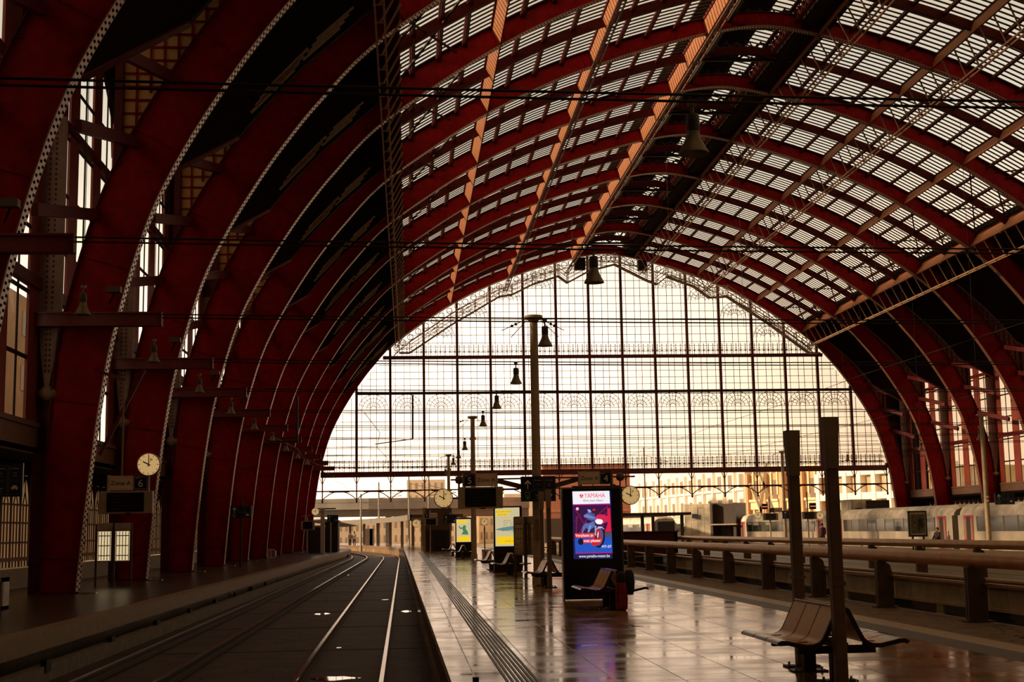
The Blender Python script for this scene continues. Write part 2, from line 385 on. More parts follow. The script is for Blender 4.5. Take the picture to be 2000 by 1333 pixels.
# ------------------------------------------------------------------ roof (structure)
EDGE, G1, G2, G3 = 21.6, 16.5, 10.2, 3.5
GLZ = offs(OUT, .10)
BARM = mat('glazing bar iron', (.035, .022, .02), .6, spec=.3)
Y0 = RY[0]-2*BAY
nb = 10
ybays = []
yy = Y0
while yy < YEND-.1: ybays.append((yy, yy+BAY/2)); yy += BAY/2
for s, nm in ((-1, 'left'), (1, 'right')):
    ceil = thing('ceiling', 'glazed vault slope on the %s side of the ridge' % nm, 'ceiling', kind='structure')
    c = side(sub(GLZ, EDGE, G3-.3), s)
    MB().strip([(a[0], Y0, a[1]) for a in c], [(a[0], YEND, a[1]) for a in c]).build('roof_glass', PAN, ceil)
    for a, b in ybays:
        lo = side(offs(sub(OUT, EDGE, G3-.3), .02), s); hi = side(offs(sub(OUT, EDGE, G3-.3), .07), s)
        mb = MB()
        for k in range(1, nb+1):
            y = a+(b-a)*(k-.5)/nb; w = .062
            mb.slab([(p[0], y-w, p[1]) for p in lo], [(p[0], y+w, p[1]) for p in lo], [(p[0], y+w, p[1]) for p in hi], [(p[0], y-w, p[1]) for p in hi])
        mb.build('glazing_bars', BARM, ceil)
    offl = []
    for a, b in ((EDGE, G1), (G1, G2), (G2, G3)):
        offl += [a+(b-a)*k/4 for k in (1, 2, 3)]
    pc = offs(OUT, -.16)
    for f in offl:
        z = z_at(pc, f); i0 = min(range(len(pc)), key=lambda q: abs(pc[q].x-f))
        tt = (pc[min(i0+1, len(pc)-1)]-pc[i0-1]); ang = math.atan2(tt.y, -tt.x)*(-s)
        R = Matrix.Rotation(-ang if s > 0 else -ang, 3, 'Y')
        mb = MB(); mb.box((CX+s*f, (Y0+YEND)/2, z), (.09, YEND-Y0, .26), m=Matrix.Rotation(s*math.atan2(tt.y, -tt.x), 3, 'Y'))
        mb.box((CX+s*(f+.13), (Y0+YEND)/2, z-.03), (.05, YEND-Y0, .10), m=Matrix.Rotation(s*math.atan2(tt.y, -tt.x), 3, 'Y'))
        mb.build('purlin', REDW, ceil)
    # wind bracing rods in the lowest glazed field
    mid = offs(OUT, -.3)
    for i in range(2, len(RY)-1):
        ya, yb = RY[i], RY[i+1]; ym = (ya+yb)/2
        def Q(f, y): return (CX+s*f, y, z_at(mid, f))
        for p, q in ((Q(21.4, ya+.1), Q(18.2, yb-.2)), (Q(21.4, yb-.1), Q(16.7, ya+.3)), (Q(21.4, ym), Q(18.4, ya+.4))):
            MB().bar(p, q, .09, .09).build('wind_brace', BARM, ceil)
    # opaque lower slope down to the side wall
    poly = [(CX+s*21.5, z_at(OUT, 21.5)+.14), (CX+s*25.6, 22.9), (CX+s*32.6, 21.6)]
    up = [(x, z+.35) for x, z in poly]
    ow = MB().slab([(a[0], Y0, a[1]) for a in poly], [(a[0], YEND, a[1]) for a in poly], [(a[0], YEND, a[1]) for a in up], [(a[0], Y0, a[1]) for a in up]).build('ceiling', SOFF)
    tag(ow, 'dark boarded roof slope above the %s side wall' % nm, 'ceiling', kind='structure')
# ridge lantern
ceil = thing('ceiling', 'dark lantern roof along the ridge of the hall', 'ceiling', kind='structure')
zt = z_at(OUT, 0)
for s in (-1, 1):
    MB().b2((CX+s*1.35, Y0, zt+.75), (CX+s*3.6, YEND, zt+.6)).build('roof_boards', SOFF, ceil) if s < 0 else None
    mb = MB(); n = int((YEND-Y0)/(BAY/2))
    for k in range(n*9): 
        y = Y0+(k+.5)*BAY/18; mb.bar((CX+s*.1, y, zt+1.35), (CX+s*3.4, y, zt+.55), .12, .05)
    mb.build('glazing_bars', BARM, ceil)
    MB().strip([(CX+s*.1, Y0, zt+1.4), (CX+s*.1, YEND, zt+1.4)], [(CX+s*3.5, Y0, zt+.6), (CX+s*3.5, YEND, zt+.6)]).build('lantern_glass', PAN, ceil)
MB().b2((CX-1.2, Y0, zt+1.15), (CX+1.2, YEND, zt+1.35)).build('ridge_board', SOFF, ceil)
bxg = MB().b2((CX+2.3, RY[0], zt-.95), (CX+4.0, YEND, zt+.5)).build('ridge_girder', SOFF); tag(bxg, 'deep dark box girder right of the ridge lantern', 'box girder')
nr = MB().b2((CX-34, -9, 23), (CX+34, Y0, 31)).build('ceiling', SOFF); tag(nr, 'dark solid ceiling of the hall head behind the viewer', 'ceiling', kind='structure')
# ------------------------------------------------------------------ longitudinal girders and hanging ladder trusses
def gname(f, s):
    side_ = 'left' if s < 0 else 'right'
    return {EDGE: 'springing of the glass on the %s' % side_, G1: 'lower glass slope on the %s' % side_, G2: 'upper glass slope on the %s' % side_, G3: '%s side of the ridge lantern' % side_}[f]
for s in (-1, 1):
    for f in (EDGE, G1, G2, G3):
        pc = OUT; i0 = min(range(len(pc)), key=lambda q: abs(pc[q].x-f))
        tt = (pc[min(i0+1, len(pc)-1)]-pc[i0-1]).normalized(); nn = Vector((-tt.y, tt.x))*1.0
        p = Vector((f, z_at(pc, f))); d = {EDGE: 1.35, G1: 1.05, G2: 1.0, G3: 1.1}[f]
        inn = Vector((tt.y, -tt.x)); inn = inn if inn.y < 0 else -inn
        q = p+inn*d
        g = thing('roof_girder', 'long plate girder along the '+gname(f, s), 'roof girder', group='longitudinal girders of the vault')
        A, B = Vector((CX+s*p.x, 0, p.y)), Vector((CX+s*q.x, 0, q.y))
        tv = Vector((s*tt.x, 0, tt.y))*.03
        for k in range(len(RY)*2-2):                # one web plate per half bay, with rounded haunches at the arches
            ya = RY[0]+k*BAY/2+.04; yb = ya+BAY/2-.08
            prof = [(ya, 0), (yb, 0), (yb, 1.0)]+[(yb-.55*(1-math.cos(a))*.9-.0, 1.0-.14*math.sin(a)) for a in (.8, 1.57)]+[(ya+.5, .86), (ya+.15, .93), (ya, 1.0)]
            mb = MB().prism(prof, lambda a, b, t: tuple(A+(B-A)*b+Vector((0, a, 0))+tv*t), -.6, .6)
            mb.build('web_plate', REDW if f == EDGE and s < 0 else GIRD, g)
        for w0, wd in ((0.0, .26), (.9, .16)):
            c = A+(B-A)*w0
            mb = MB(); mb.bar(c+Vector((0, RY[0], 0)), c+Vector((0, YEND, 0)), .06 if w0 else .1, .05 if w0 else .2); mb.build('flange_angle', REDW, g)
        if f == G1: continue
        dz = {EDGE: 2.5, G2: 2.5, G3: 2.6}[f]
        lt = thing('ladder_truss', 'ladder shaped truss hanging below the '+gname(f, s), 'ladder truss', group='hanging ladder trusses')
        zb = p.y-dz; xx = CX+s*(f+{EDGE: 0, G2: .3, G3: .5}[f])
        TR = mat('truss iron lit', (.40, .22, .10), .45, scale=4) if f == EDGE else mat('truss iron', (.16, .07, .04), .5, scale=4)  # springing trusses get a lighter copy, sunlight put into the colour
        for e in (-.17, .17):
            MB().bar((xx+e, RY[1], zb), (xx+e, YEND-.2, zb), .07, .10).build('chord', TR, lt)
        pl = None; y = RY[1]
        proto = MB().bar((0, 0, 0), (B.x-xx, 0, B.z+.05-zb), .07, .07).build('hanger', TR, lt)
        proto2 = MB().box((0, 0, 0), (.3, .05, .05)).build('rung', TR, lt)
        n = int((YEND-RY[1])/1.72)
        for k in range(n):
            y = RY[1]+.4+k*1.72
            for pr, zz in ((proto, zb), (proto2, zb)):
                if k == 0: c = pr
                else: c = pr.copy(); COL.objects.link(c); c.parent = lt
                c.location = (xx, y, zz)
# lattice frames inside the ridge lantern
for i in range(2, len(RY)*2-2):
    y = RY[0]+i*BAY/2+.4; k = len(RY)*2-3-i
    lf = thing('lantern_frame', 'lattice cross frame under the ridge lantern, %s from the end screen' % (ORD[k] if k < 12 else str(k+1)+'th'), 'lattice frame', group='lattice cross frames under the ridge')
    mb = MB(); zl, zh = zt-.75, zt+.45
    for x in [CX-2.9+q*.725 for q in range(9)]:
        mb.bar((x, y, zl), (min(CX+2.9, x+.725), y, zh), .08, .06); mb.bar((x, y, zh), (min(CX+2.9, x+.725), y, zl), .08, .06)
    mb.build('lattice', IRON, lf)
    MB().b2((CX-3, y-.1, zl-.1), (CX+3, y+.1, zl+.08)).build('chord', IRON, lf)
    ring = MB()
    for x in (CX-1.6, CX, CX+1.6): ring.lathe([(.42, -.05), (.42, .05), (.54, .05), (.54, -.05), (.42, -.05)], (x, y+.3, zl+.7), 14, 'Y')
    ring.build('ring', IRON, lf)
for s in (-1, 1):
    lf = thing('lattice_girder', 'lattice girder running along the %s side of the ridge lantern' % ('left' if s < 0 else 'right'), 'lattice girder')
    mb = MB(); n = int((YEND-RY[1])/.8)
    for k in range(n):
        y = RY[1]+k*.8
        mb.bar((CX+s*2.0, y, zt-.5), (CX+s*2.0, y+.8, zt+.5), .09, .06, up=(1, 0, 0)); mb.bar((CX+s*2.0, y, zt+.5), (CX+s*2.0, y+.8, zt-.5), .09, .06, up=(1, 0, 0))
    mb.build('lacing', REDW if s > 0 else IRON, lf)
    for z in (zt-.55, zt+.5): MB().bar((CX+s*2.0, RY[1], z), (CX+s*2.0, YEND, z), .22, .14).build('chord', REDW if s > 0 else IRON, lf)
# ------------------------------------------------------------------ side walls
WU, WL = 31.7, 33.6                               # upper wall plane / recessed lower wall plane (offset from centre line)
FRO = mat('frosted lower pane with added glow', (.6, .4, .22), .5, emit=(.85, .46, .19), estr=.13, scale=.8, var=.3)  # weak emission added to brighten the low panes, no lamp behind them
GOLD_SHADE = mat('shaded spandrel glass', (.09, .045, .018), .6)  # dark copy of the yellow glass for the right side, shade put into the colour
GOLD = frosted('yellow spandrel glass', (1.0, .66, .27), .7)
PIER = mat('pale riveted pier paint', (.36, .24, .17), .6, scale=5)
def wall_x(s, off): return CX+s*off
for s, nm in ((-1, 'left'), (1, 'right')):
    X, XL = wall_x(s, WU), wall_x(s, WL)
    bays = [(RY[i], RY[i+1], i) for i in range(len(RY)-1)] if s < 0 else [(RY[i], RY[i+1], i) for i in range(7, len(RY)-1)]
    # continuous structure
    y0, y1 = bays[0][0], YEND
    o = MB().b2((XL, y0, -.1), (XL+s*.4, y1, .65)).build('wall_'+nm, STONE); tag(o, 'stone plinth of the %s side wall' % nm, 'wall', kind='structure')
    o = MB().b2((XL, y0, 3.75), (XL+s*.4, y1, 4.75)).b2((X, y0, 4.15), (XL, y1, 4.3)).build('wall_'+nm, SOFF); tag(o, 'dark soffit over the low windows of the %s wall' % nm, 'wall', kind='structure')
    o = MB().b2((X, y0, 4.15), (X+s*.25, y1, 5.0)).b2((X-s*.06, y0, 4.9), (X+s*.25, y1, 5.05)).build('trim_'+nm, mat('brown sill beam', (.20, .10, .065), .6)); tag(o, 'brown sill beam under the tall windows of the %s wall' % nm, 'sill beam', kind='structure')
    if s > 0:
        o = MB().b2((X, -2, -.1), (X+.5, y0, 20.4)).build('wall_right', SOFF); tag(o, 'dark near part of the right side wall', 'wall', kind='structure')
    for (a, b, i) in bays:
        ym = (a+b)/2; k = len(RY)-2-i
        # tall window bay
        w = thing('window_%d' % (i+1 if s < 0 else i+21), 'tall arched window bay of the %s wall, %s bay from the end screen' % (nm, ORD[k]), 'window', kind='structure')
        zc = lambda y: 19.6-3.4*((y-ym)/(b-a)*2)**2
        px = [a+1.0, a+1.25, a+3.45, a+4.05, a+6.25, a+6.85, a+9.05, b-1.0]
        MB().add([(X+s*.1, a+.9, 5), (X+s*.1, b-.9, 5), (X+s*.1, b-.9, 19.6), (X+s*.1, a+.9, 19.6)], [(0, 1, 2, 3)]).build('pane', PAN, w)
        for p, q in ((a, a+1.0), (a+3.1, a+4.3), (a+6.4, a+7.6), (a+9.7, b)):
            MB().b2((X+s*.06, p, 5), (X+s*.14, q, 20.4)).build('pier', mat('window frame red', (.25, .035, .02), .5), w)
        mb = MB()
        for p, q in ((a+1.0, a+3.1), (a+4.3, a+6.4), (a+7.6, a+9.7)):
            mb.b2((X+s*.08, (p+q)/2-.05, 5), (X+s*.12, (p+q)/2+.05, 19.6))
            for z in [6.9+q2*1.95 for q2 in range(7)]: mb.b2((X+s*.08, p, z-.06), (X+s*.12, q, z+.06))
        mb.build('glazing_bars', IRON, w)
        MB().b2((X-s*.03, a, 9.05), (X+s*.2, b, 9.4)).b2((X-s*.03, a, 14.9), (X+s*.2, b, 15.15)).build('transom', REDD, w)
        arc = [(a+1.2+(b-a-2.4)*t/12, zc(a+1.2+(b-a-2.4)*t/12)) for t in range(13)]
        MB().yz([(a+.9, 16.0)]+arc+[(b-.9, 16.0), (b-.9, 20.5), (a+.9, 20.5)], X-s*.05, X+s*.22).build('arch_head', SOFF, w)
        # low latticed window
        lw = thing('window_%d' % (i+41 if s < 0 else i+61), 'low pointed-arch window row of the %s wall, %s bay from the end screen' % (nm, ORD[k]), 'window', kind='structure')
        n = 10; st = (b-a)/n
        MB().b2((XL+s*.05, a, .7), (XL+s*.09, b, 3.75)).build('pane', FRO, lw)
        fr = MB(); ar = MB()
        for q in range(n):
            yl = a+q*st
            fr.b2((XL+s*.01, yl-.06, .7), (XL+s*.06, yl+.06, 3.75))
            for t in (1/3, 2/3): fr.b2((XL+s*.02, yl+st*t-.04, .7), (XL+s*.06, yl+st*t+.04, 2.75))
            # pointed heads
            c0, c1 = yl+.06, yl+st-.06; cm = (c0+c1)/2
            L = [(c0, 2.75), (c0+.06, 3.15), (c0+.2, 3.45), (cm, 3.72)]; R = [(c1, 2.75), (c1-.06, 3.15), (c1-.2, 3.45), (cm, 3.72)]
            ar.yz(L+[(c0, 3.76)], XL+s*.01, XL+s*.06); ar.yz([p for p in reversed(R)]+[(c1, 3.76)] if False else R+[(c1, 3.76)], XL+s*.01, XL+s*.06)
            ar.bar((XL+s*.045, cm, 3.2), (XL+s*.045, cm, 3.72), .04); ar.bar((XL+s*.045, c0+.25, 2.75), (XL+s*.045, cm, 3.2), .04, up=(1, 0, 0)); ar.bar((XL+s*.045, c1-.25, 2.75), (XL+s*.045, cm, 3.2), .04, up=(1, 0, 0))
        for z in (1.5, 2.15, 2.75): fr.b2((XL+s*.015, a, z-.03), (XL+s*.06, b, z+.03))
        fr.build('glazing_bars', mat('brown window frame', (.13, .05, .028), .6), lw); ar.build('pointed_heads', SOFF, lw)
        MB().b2((XL-s*.12, a, .9), (XL+s*.1, b, 1.02)).build('sill', mat('sill wood', (.22, .11, .06), .6), lw)
        # mid-bay vault beam
        vb = thing('vault_beam', 'dark sloping vault beam above %s windows, %s bay from the end screen' % (nm, ORD[k]), 'vault beam', group='vault beams over the side windows')
        prof = [(CX+s*o_, z_) for o_, z_ in ((29.4, 13.9), (26.55, 15.5), (25.5, 16.8), (24.3, 18.1), (23.1, 19.2), (21.86, 20.3), (21.6, 22.4), (25.6, 22.8), (29.4, 22.0))]
        MB().xz(prof, ym-.12, ym+.12).build('web', SOFF, vb)
        MB().bar((CX+s*29.4, ym, 13.9), (CX+s*26.55, ym, 15.5), .35, .06, up=(0, 0, 1)).build('flange', REDD, vb)
        if s < 0:
            tr = MB()
            for q in range(4):
                tr.bar((CX+s*(26.1-q*.16), ym-.2, 16.35+q*.26), (CX+s*(24.6-q*.16), ym-.2, 17.95+q*.26), .05, .09)
                tr.bar((CX+s*(24.3-q*.16), ym-.2, 18.3+q*.26), (CX+s*(23.0-q*.16), ym-.2, 19.5+q*.26), .05, .07)
            tr.build('pipe_rack', mat('pale pipes', (.40, .30, .18), .5), vb)
        # horizontal struts from rib to wall
        oc = OUT
        for q, z in enumerate((11.4, 13.7, 15.8)):
            f = [q.x for q in oc if q.y >= z][0]
            st_ = MB().bar((CX+s*f, b-.1, z), (CX+s*(f+.45), ym, z-1.1), .2, .34).build('wall_strut', REDD)
            tag(st_, '%s red strut behind the %s ribs, %s bay from the end screen' % (('lowest', 'middle', 'highest')[q], nm, ORD[k]), 'strut', 'struts between ribs and side walls')
        # bracket ornaments on the sill
        br = thing('sill_ornament', 'pierced ornament on the %s sill beam, %s bay from the end screen' % (nm, ORD[k]), 'ornament', group='pierced sill ornaments')
        MB().box((X-s*.04, a+2.2, 4.6), (.06, 1.2, .62)).build('panel', mat('ornament ochre', (.42, .27, .15), .6), br)
        rg = MB()
        for q in (-.38, 0, .38):
            rr = Matrix.Rotation(math.pi/2, 3, 'Y')
            rg.lathe([(.10, -.03), (.10, .03), (.15, .03), (.15, -.03), (.10, -.03)], (X-s*.07, a+2.2+q, 4.72), 12, rot=rr); rg.lathe([(.08, -.03), (.08, .03), (.13, .03), (.13, -.03), (.08, -.03)], (X-s*.07, a+2.2+q, 4.45), 12, rot=rr)
        rg.build('rings', IRON, br)
    # stanchions with pendant foot + gold spandrels at each rib plane
    for (a, b, i) in bays:
        y = b; k = len(RY)-2-i
        st_ = thing('wall_stanchion', 'pale riveted wall post with pendant foot, %s wall, %s from the end screen' % (nm, ORD[k]), 'wall post', group='pendant wall posts behind the ribs')
        xm = CX+s*31.45
        prof = [(-.36, 14.5), (-.36, 9.2), (-.32, 8.2), (-.20, 7.0), (-.07, 6.15), (.07, 6.15), (.20, 7.0), (.32, 8.2), (.36, 9.2), (.36, 14.5)]
        MB().xz([(xm+p, z) for p, z in prof], y-.12, y+.05).build('shaft', PIER, st_)
        rv = MB()
        for q in (-.09, .09):
            for z in [6.6+t*.16 for t in range(48)]:
                rv.box((xm+q*(1 if z > 8 else .6), y-.13, z), (.05, .03, .07))
        tag(rv.build('rivets', REDD, st_), kind='stuff')
        MB().lathe([(0, 5.7), (.12, 5.72), (.28, 5.85), (.3, 5.95), (.16, 6.1), (.07, 6.2)], (xm, y-.04, 0), 12).build('finial', PIER, st_, True)
        MB().b2((xm-.3*s, y+.06, 0), (xm+.42*s, y+.3, 21)).build('backing_post', REDD, st_)
        # spandrel
        sp = thing('spandrel_panel', 'gridded golden spandrel panel by the %s wall, %s from the end screen' % (nm, ORD[k]), 'spandrel', group='golden spandrel panels')
        LO, FO_ = 10.6, 29.45
        oc = [p for p in OUT if 12.6 <= p.y <= 21.5]
        pts = [(CX+s*FO_, 12.6)]+[(CX+s*(p.x+.05), p.y) for p in oc]+[(CX+s*23.5, 22.6), (CX+s*FO_, 21.8)]
        MB().xz(pts, y+.10, y+.14).build('pane', GOLD if s < 0 else GOLD_SHADE, sp)
        g = MB()
        for q in range(24):
            f = FO_-.42*q
            zl = [p.y for p in OUT if p.x <= f+.05]; zl = max(12.6, zl[0] if zl else 22)
            if zl < 21.4: g.b2((CX+s*f-.03, y+.02, zl), (CX+s*f+.03, y+.1, 21.9))
        for z in [12.95+.43*q for q in range(20)]:
            f = [p.x for p in OUT if p.y >= z][0]
            g.b2((CX+s*FO_, y+.02, z-.03), (CX+s*min(f, FO_-.1), y+.1, z+.03))
        MB().b2((CX+s*(FO_+.22), y-.1, 13.0), (CX+s*(FO_-.02), y+.2, 21.8)).build('edge_post', REDD, sp)
        g.build('grid', RED, sp)
for s, nm in ((-1, 'left'), (1, 'right')):
    oc = [(CX+s*(p.x-.2), p.y) for p in OUT if p.x > 21.6 and p.y >= 0]
    pts = oc+[(CX+s*21.7, z_at(OUT, 21.7)+.5), (CX+s*25.6, 23.2), (CX+s*33.9, 22.0), (CX+s*33.9, 0)]
    o = MB().xz(pts, YEND+.25, YEND+.45).build('wall_'+nm, SOFF); tag(o, 'dark end wall between the last arch rib and the %s side wall' % nm, 'wall', kind='structure')
# back wall and near end so that the hall is closed behind the viewer
o = MB().b2((CX-34, -9, -1), (CX+34, -8, 30)).build('wall_back', mat('station stone', (.16, .12, .09), .8, scale=2)); tag(o, 'stone wall of the station building behind the viewer', 'wall', kind='structure')
o = MB().b2((CX-34, -8, -1), (CX-33.6, RY[0], 22)).build('wall_left', SOFF); tag(o, 'dark near part of the left side wall', 'wall', kind='structure')
# ------------------------------------------------------------------ glazed end screen
S = YEND+.35
K = 1.0
es = thing('end_screen', 'great glazed arch screen closing the far end of the hall', 'glass screen', (0, 0, 0))
rimc = offs(INR, -.12)
def ztop(x):
    return z_at(rimc, abs(x-CX))
ZB, ZT1, ZT2 = 7.65, 15.75, 19.45
MUL = mat('screen mullion paint', (.16, .03, .028), .5)
BAR = mat('screen bar iron', (.06, .02, .018), .5)
wid = max(p.x for p in rimc if p.y > 0)
PW = 3.455
xs = [20.775+PW*(k+.5) for k in range(-9, 9)]; xs = [x for x in xs if abs(x-CX) < 29.6]
outl = [(CX-p.x, p.y) for p in rimc if p.y > ZB]; outl = [(CX-[p.x for p in rimc if p.y > ZB][0], ZB)]+outl+[(CX+p.x, p.y) for p in reversed([q for q in rimc if q.y > ZB])]
MB().add([(x, S, z) for x, z in outl], [tuple(range(len(outl)))]).build('glass', PANE, es)
for x in xs:
    MB().b2((x-.13, S-.22, ZB-.2), (x+.13, S+.12, min(ztop(x)+.3, 30.5))).build('mullion', MUL, es)
for z, h in ((ZB-.18, .55), (ZT1, .26), (ZT2, .34)):
    f = [p.x for p in rimc if p.y >= z][0]
    MB().b2((CX-f, S-.25, z-h/2), (CX+f, S+.15, z+h/2)).build('transom', MUL if h > .3 else BAR, es)
fr5 = (.15, .41, .59, .85)
bounds = [CX-29.9]+xs+[CX+29.9]
for bi, (x0, x1) in enumerate(zip(bounds[:-1], bounds[1:])):
    mb = MB()
    ex = (x0 == bounds[0]) or (x1 == bounds[-1])
    base = x0 if not (x0 == bounds[0]) else x1-PW
    for t in fr5:
        x = base+PW*t; 
        if not (x0 < x < x1): continue
        zt_ = ztop(x)
        if zt_ > ZB+.3: mb.b2((x-.022, S-.05, ZB), (x+.022, S+.02, zt_))
    zs = [9.45+.85*k for k in range(6)]+[16.55, 17.25, 17.95, 18.65]+[20.95+.82*k for k in range(13)]
    zs = [8.2, 8.8]+zs
    for z in zs:
        fl = [p.x for p in rimc if p.y >= z]
        if not fl: continue
        f = fl[0]; a, b = max(x0, CX-f), min(x1, CX+f)
        if b-a > .1: mb.b2((a, S-.05, z-.022), (b, S+.02, z+.022))
    mb.build('glazing_bars', BAR, es)
    if not ex and ztop((x0+x1)/2) > ZT1+.2:          # fan light under the middle transom
        fan = MB(); cx, cz = (x0+x1)/2, 14.15
        for R in (.3, .7, 1.12, 1.52):
            pts = [(cx+R*math.cos(t*math.pi/14), S-.08, cz+R*.98*math.sin(t*math.pi/14)) for t in range(15)]
            for p, q in zip(pts[:-1], pts[1:]): fan.bar(p, q, .045, .05, up=(0, 1, 0))
        for t in range(1, 10):
            a = t*math.pi/10; fan.bar((cx+.28*math.cos(a), S-.08, cz+.28*math.sin(a)), (cx+1.52*math.cos(a), S-.08, cz+1.52*math.sin(a)), .04, .05, up=(0, 1, 0))
        fan.bar((x0, S-.08, 14.1), (x1, S-.08, 14.1), .05)
        fan.build('fan_light', BAR, es)
    # top fan lights following the arch
    xm = (x0+x1)/2; za, zb = ztop(x0), ztop(x1); zl = min(za, zb)
    if not ex and zl > ZT2+1.8 and abs(xm-CX) > 6:
        fan = MB(); s_ = -1 if xm < CX else 1
        cx = xm+.0; cz = zl-1.5
        for R in (.35, .75, 1.15, 1.5):
            pts = [(cx+R*math.cos(t*math.pi/12), S-.08, cz+R*math.sin(t*math.pi/12)) for t in range(13)]
            for p, q in zip(pts[:-1], pts[1:]): fan.bar(p, q, .045, .05, up=(0, 1, 0))
        for t in range(1, 9):
            a = t*math.pi/9; fan.bar((cx+.35*math.cos(a), S-.08, cz+.35*math.sin(a)), (cx+1.5*math.cos(a), S-.08, cz+1.5*math.sin(a)), .04, .05, up=(0, 1, 0))
        fan.build('fan_light', BAR, es)
    # cresting above the two big beams
    cr = MB()
    for zb_, h in ((ZB+.1, 1.1), (ZT2+.17, 1.05)):
        n = 7
        for t in range(n):
            x = x0+(x1-x0)*(t+.5)/n
            if ztop(x) < zb_+h+.2: continue
            cr.b2((x-.025, S-.16, zb_), (x+.025, S-.1, zb_+h)); cr.box((x, S-.13, zb_+h*.62), (.16, .05, .05)); cr.box((x, S-.13, zb_+h), (.07, .05, .14)); cr.lathe([(.05, -.02), (.1, -.02), (.1, .02), (.05, .02)], (x, S-.13, zb_+h*.4), 8, 'Y')
        f = [p.x for p in rimc if p.y >= zb_+h][0]
        a, b = max(x0, CX-f), min(x1, CX+f)
        for z in (zb_+h*.32, zb_+h*.45, zb_+h*.85):
            if b > a: cr.b2((a, S-.15, z-.02), (b, S-.11, z+.02))
    cr.build('cresting', BAR, es)
    # hanging arcade under the lowest beam
    ar = MB()
    if True:
        a, b = (x0 if x0 > bounds[0] else CX-30), (x1 if x1 < bounds[-1] else CX+30)
        ar.b2((a, S-.06, 5.75), (b, S+.04, 5.88))
        if not ex:
            pts = [(a+(b-a)*t/10, S, 4.95+.85*(1-((t-5)/5)**2)) for t in range(11)]
            for p, q in zip(pts[:-1], pts[1:]): ar.bar(p, q, .09, .09, up=(0, 1, 0))
            ar.bar((a+.7, S, 5.75), (b-.7, S, 5.75), .12, .12, up=(0, 0, 1))
        ar.build('arcade_arch', MUL, es)
for x in xs:
    MB().bar((x, S, ZB-.3), (x, S, 4.85), .12, .12).bar((x-.3, S, ZB-.45), (x, S, 6.5), .06, .06, up=(0, 1, 0)).bar((x+.3, S, ZB-.45), (x, S, 6.5), .06, .06, up=(0, 1, 0)).build('drop_post', MUL, es)
    MB().lathe([(0, 4.6), (.1, 4.7), (.12, 4.85), (.05, 5.0)], (x, S, 0), 8).build('drop_knob', MUL, es)
# access walkway along the arch
wk = thing('arch_walkway', 'pale stepped access walkway with railings following the arch of the end screen', 'walkway')
WKM = mat('pale walkway paint', (.55, .46, .36), .5)
wy = YEND-1.0
wl = [(780, 690), (800, 690), (880, 636), (975, 580), (1000, 576), (1040, 556), (1090, 540), (1108, 553), (1150, 530), (1200, 517), (1262, 548), (1283, 556), (1302, 541), (1355, 560), (1385, 582), (1420, 580), (1500, 632), (1580, 690), (1600, 690)]
P = [at(u, v, wy) for u, v in wl]
for (p, q), z in ((e, 0) for e in zip(P[:-1], P[1:])): pass
mbw = MB(); rl = MB()
for p, q in zip(P[:-1], P[1:]):
    mbw.bar(p, q, .9, .09)
    for h in (.45, .8, 1.15):
        for e in (-.42, .42): rl.bar(p+Vector((0, e, h)), q+Vector((0, e, h)), .05)
    n = max(1, int((q-p).length/1.4))
    for k in range(n):
        c = p.lerp(q, k/n)
        for e in (-.42, .42): rl.bar(c+Vector((0, e, 0)), c+Vector((0, e, 1.2)), .06)
mbw.build('tread', mat('walkway tread', (.22, .13, .085), .6), wk); rl.build('railing', WKM, wk)
# ornamental band between walkway and arch
ob = MB(); rb = offs(INR, -.15); rb2 = offs(INR, -.95)
up_ = [(c[0], c[1]) for c in full(rb) if c[1] > 20]; lo_ = [(c[0], c[1]) for c in full(rb2) if c[1] > 19.2]
for cv in (up_, lo_):
    for p, q in zip(cv[:-1], cv[1:]): ob.bar((p[0], wy+.6, p[1]), (q[0], wy+.6, q[1]), .09, .09, up=(0, 1, 0))
bc = full(offs(INR, -.55)); acc = 0
for p, q in zip(bc[:-1], bc[1:]):
    L = math.dist(p, q); t = 0
    n = max(1, round(L/.8))
    for k in range(n):
        x, z = p[0]+(q[0]-p[0])*k/n, p[1]+(q[1]-p[1])*k/n
        if z > 20: ob.lathe([(.26, -.03), (.33, -.03), (.33, .03), (.26, .03)], (x, wy+.6, z), 10, 'Y')
ob.build('ornament_band', WKM, wk)
for u, v, w in ((1132, 517, 22), (1254, 520, 18)):
    c = at(u, v, wy-.4); d = w*wy/F
    tag(MB().box(c, (d, .7, d)).box(c+Vector((0, 0, d*.55)), (d*1.1, .8, .08)).box(c-Vector((0, .3, d*.2)), (d*.6, .2, .1)).build('winch_box', IRON), 'dark winch box hung %s of the bell lamp at the crown of the end screen' % ('left' if u < 1190 else 'right'), 'winch box', 'winch boxes at the crown of the screen')
# ------------------------------------------------------------------ the void, far platform
o = bpy.data.objects['ground.001']; bpy.data.objects.remove(o)
GB = MATS['sandy ballast']
o = MB().b2((-400, -60, -1.3), (9.6, 900, -1.15)).b2((9.6, 79, -1.3), (15.4, 900, -1.15)).b2((15.4, -60, -1.3), (400, 900, -1.15)).build('ground', GB); tag(o, 'pale ballast ground around and beyond the hall', 'ground', **KW)
VOID = mat('dark shaft concrete', (.03, .022, .018), .85)
o = MB().b2((9.7, 6, -5.6), (15.4, 79, -5.5)).b2((9.6, 6, -5.6), (9.72, 79, -.02)).b2((15.35, 6, -5.6), (15.5, 79, -.7)).b2((9.6, 78.9, -5.6), (15.5, 79.1, -.02)).b2((9.6, 5.9, -5.6), (15.5, 6.1, -.02)).build('wall_void', VOID); tag(o, 'dark walls of the open shaft between the platforms', 'wall', **KW)
FASC = mat('beige fascia panel', (.72, .53, .31), .75, scale=2.5, var=.2)
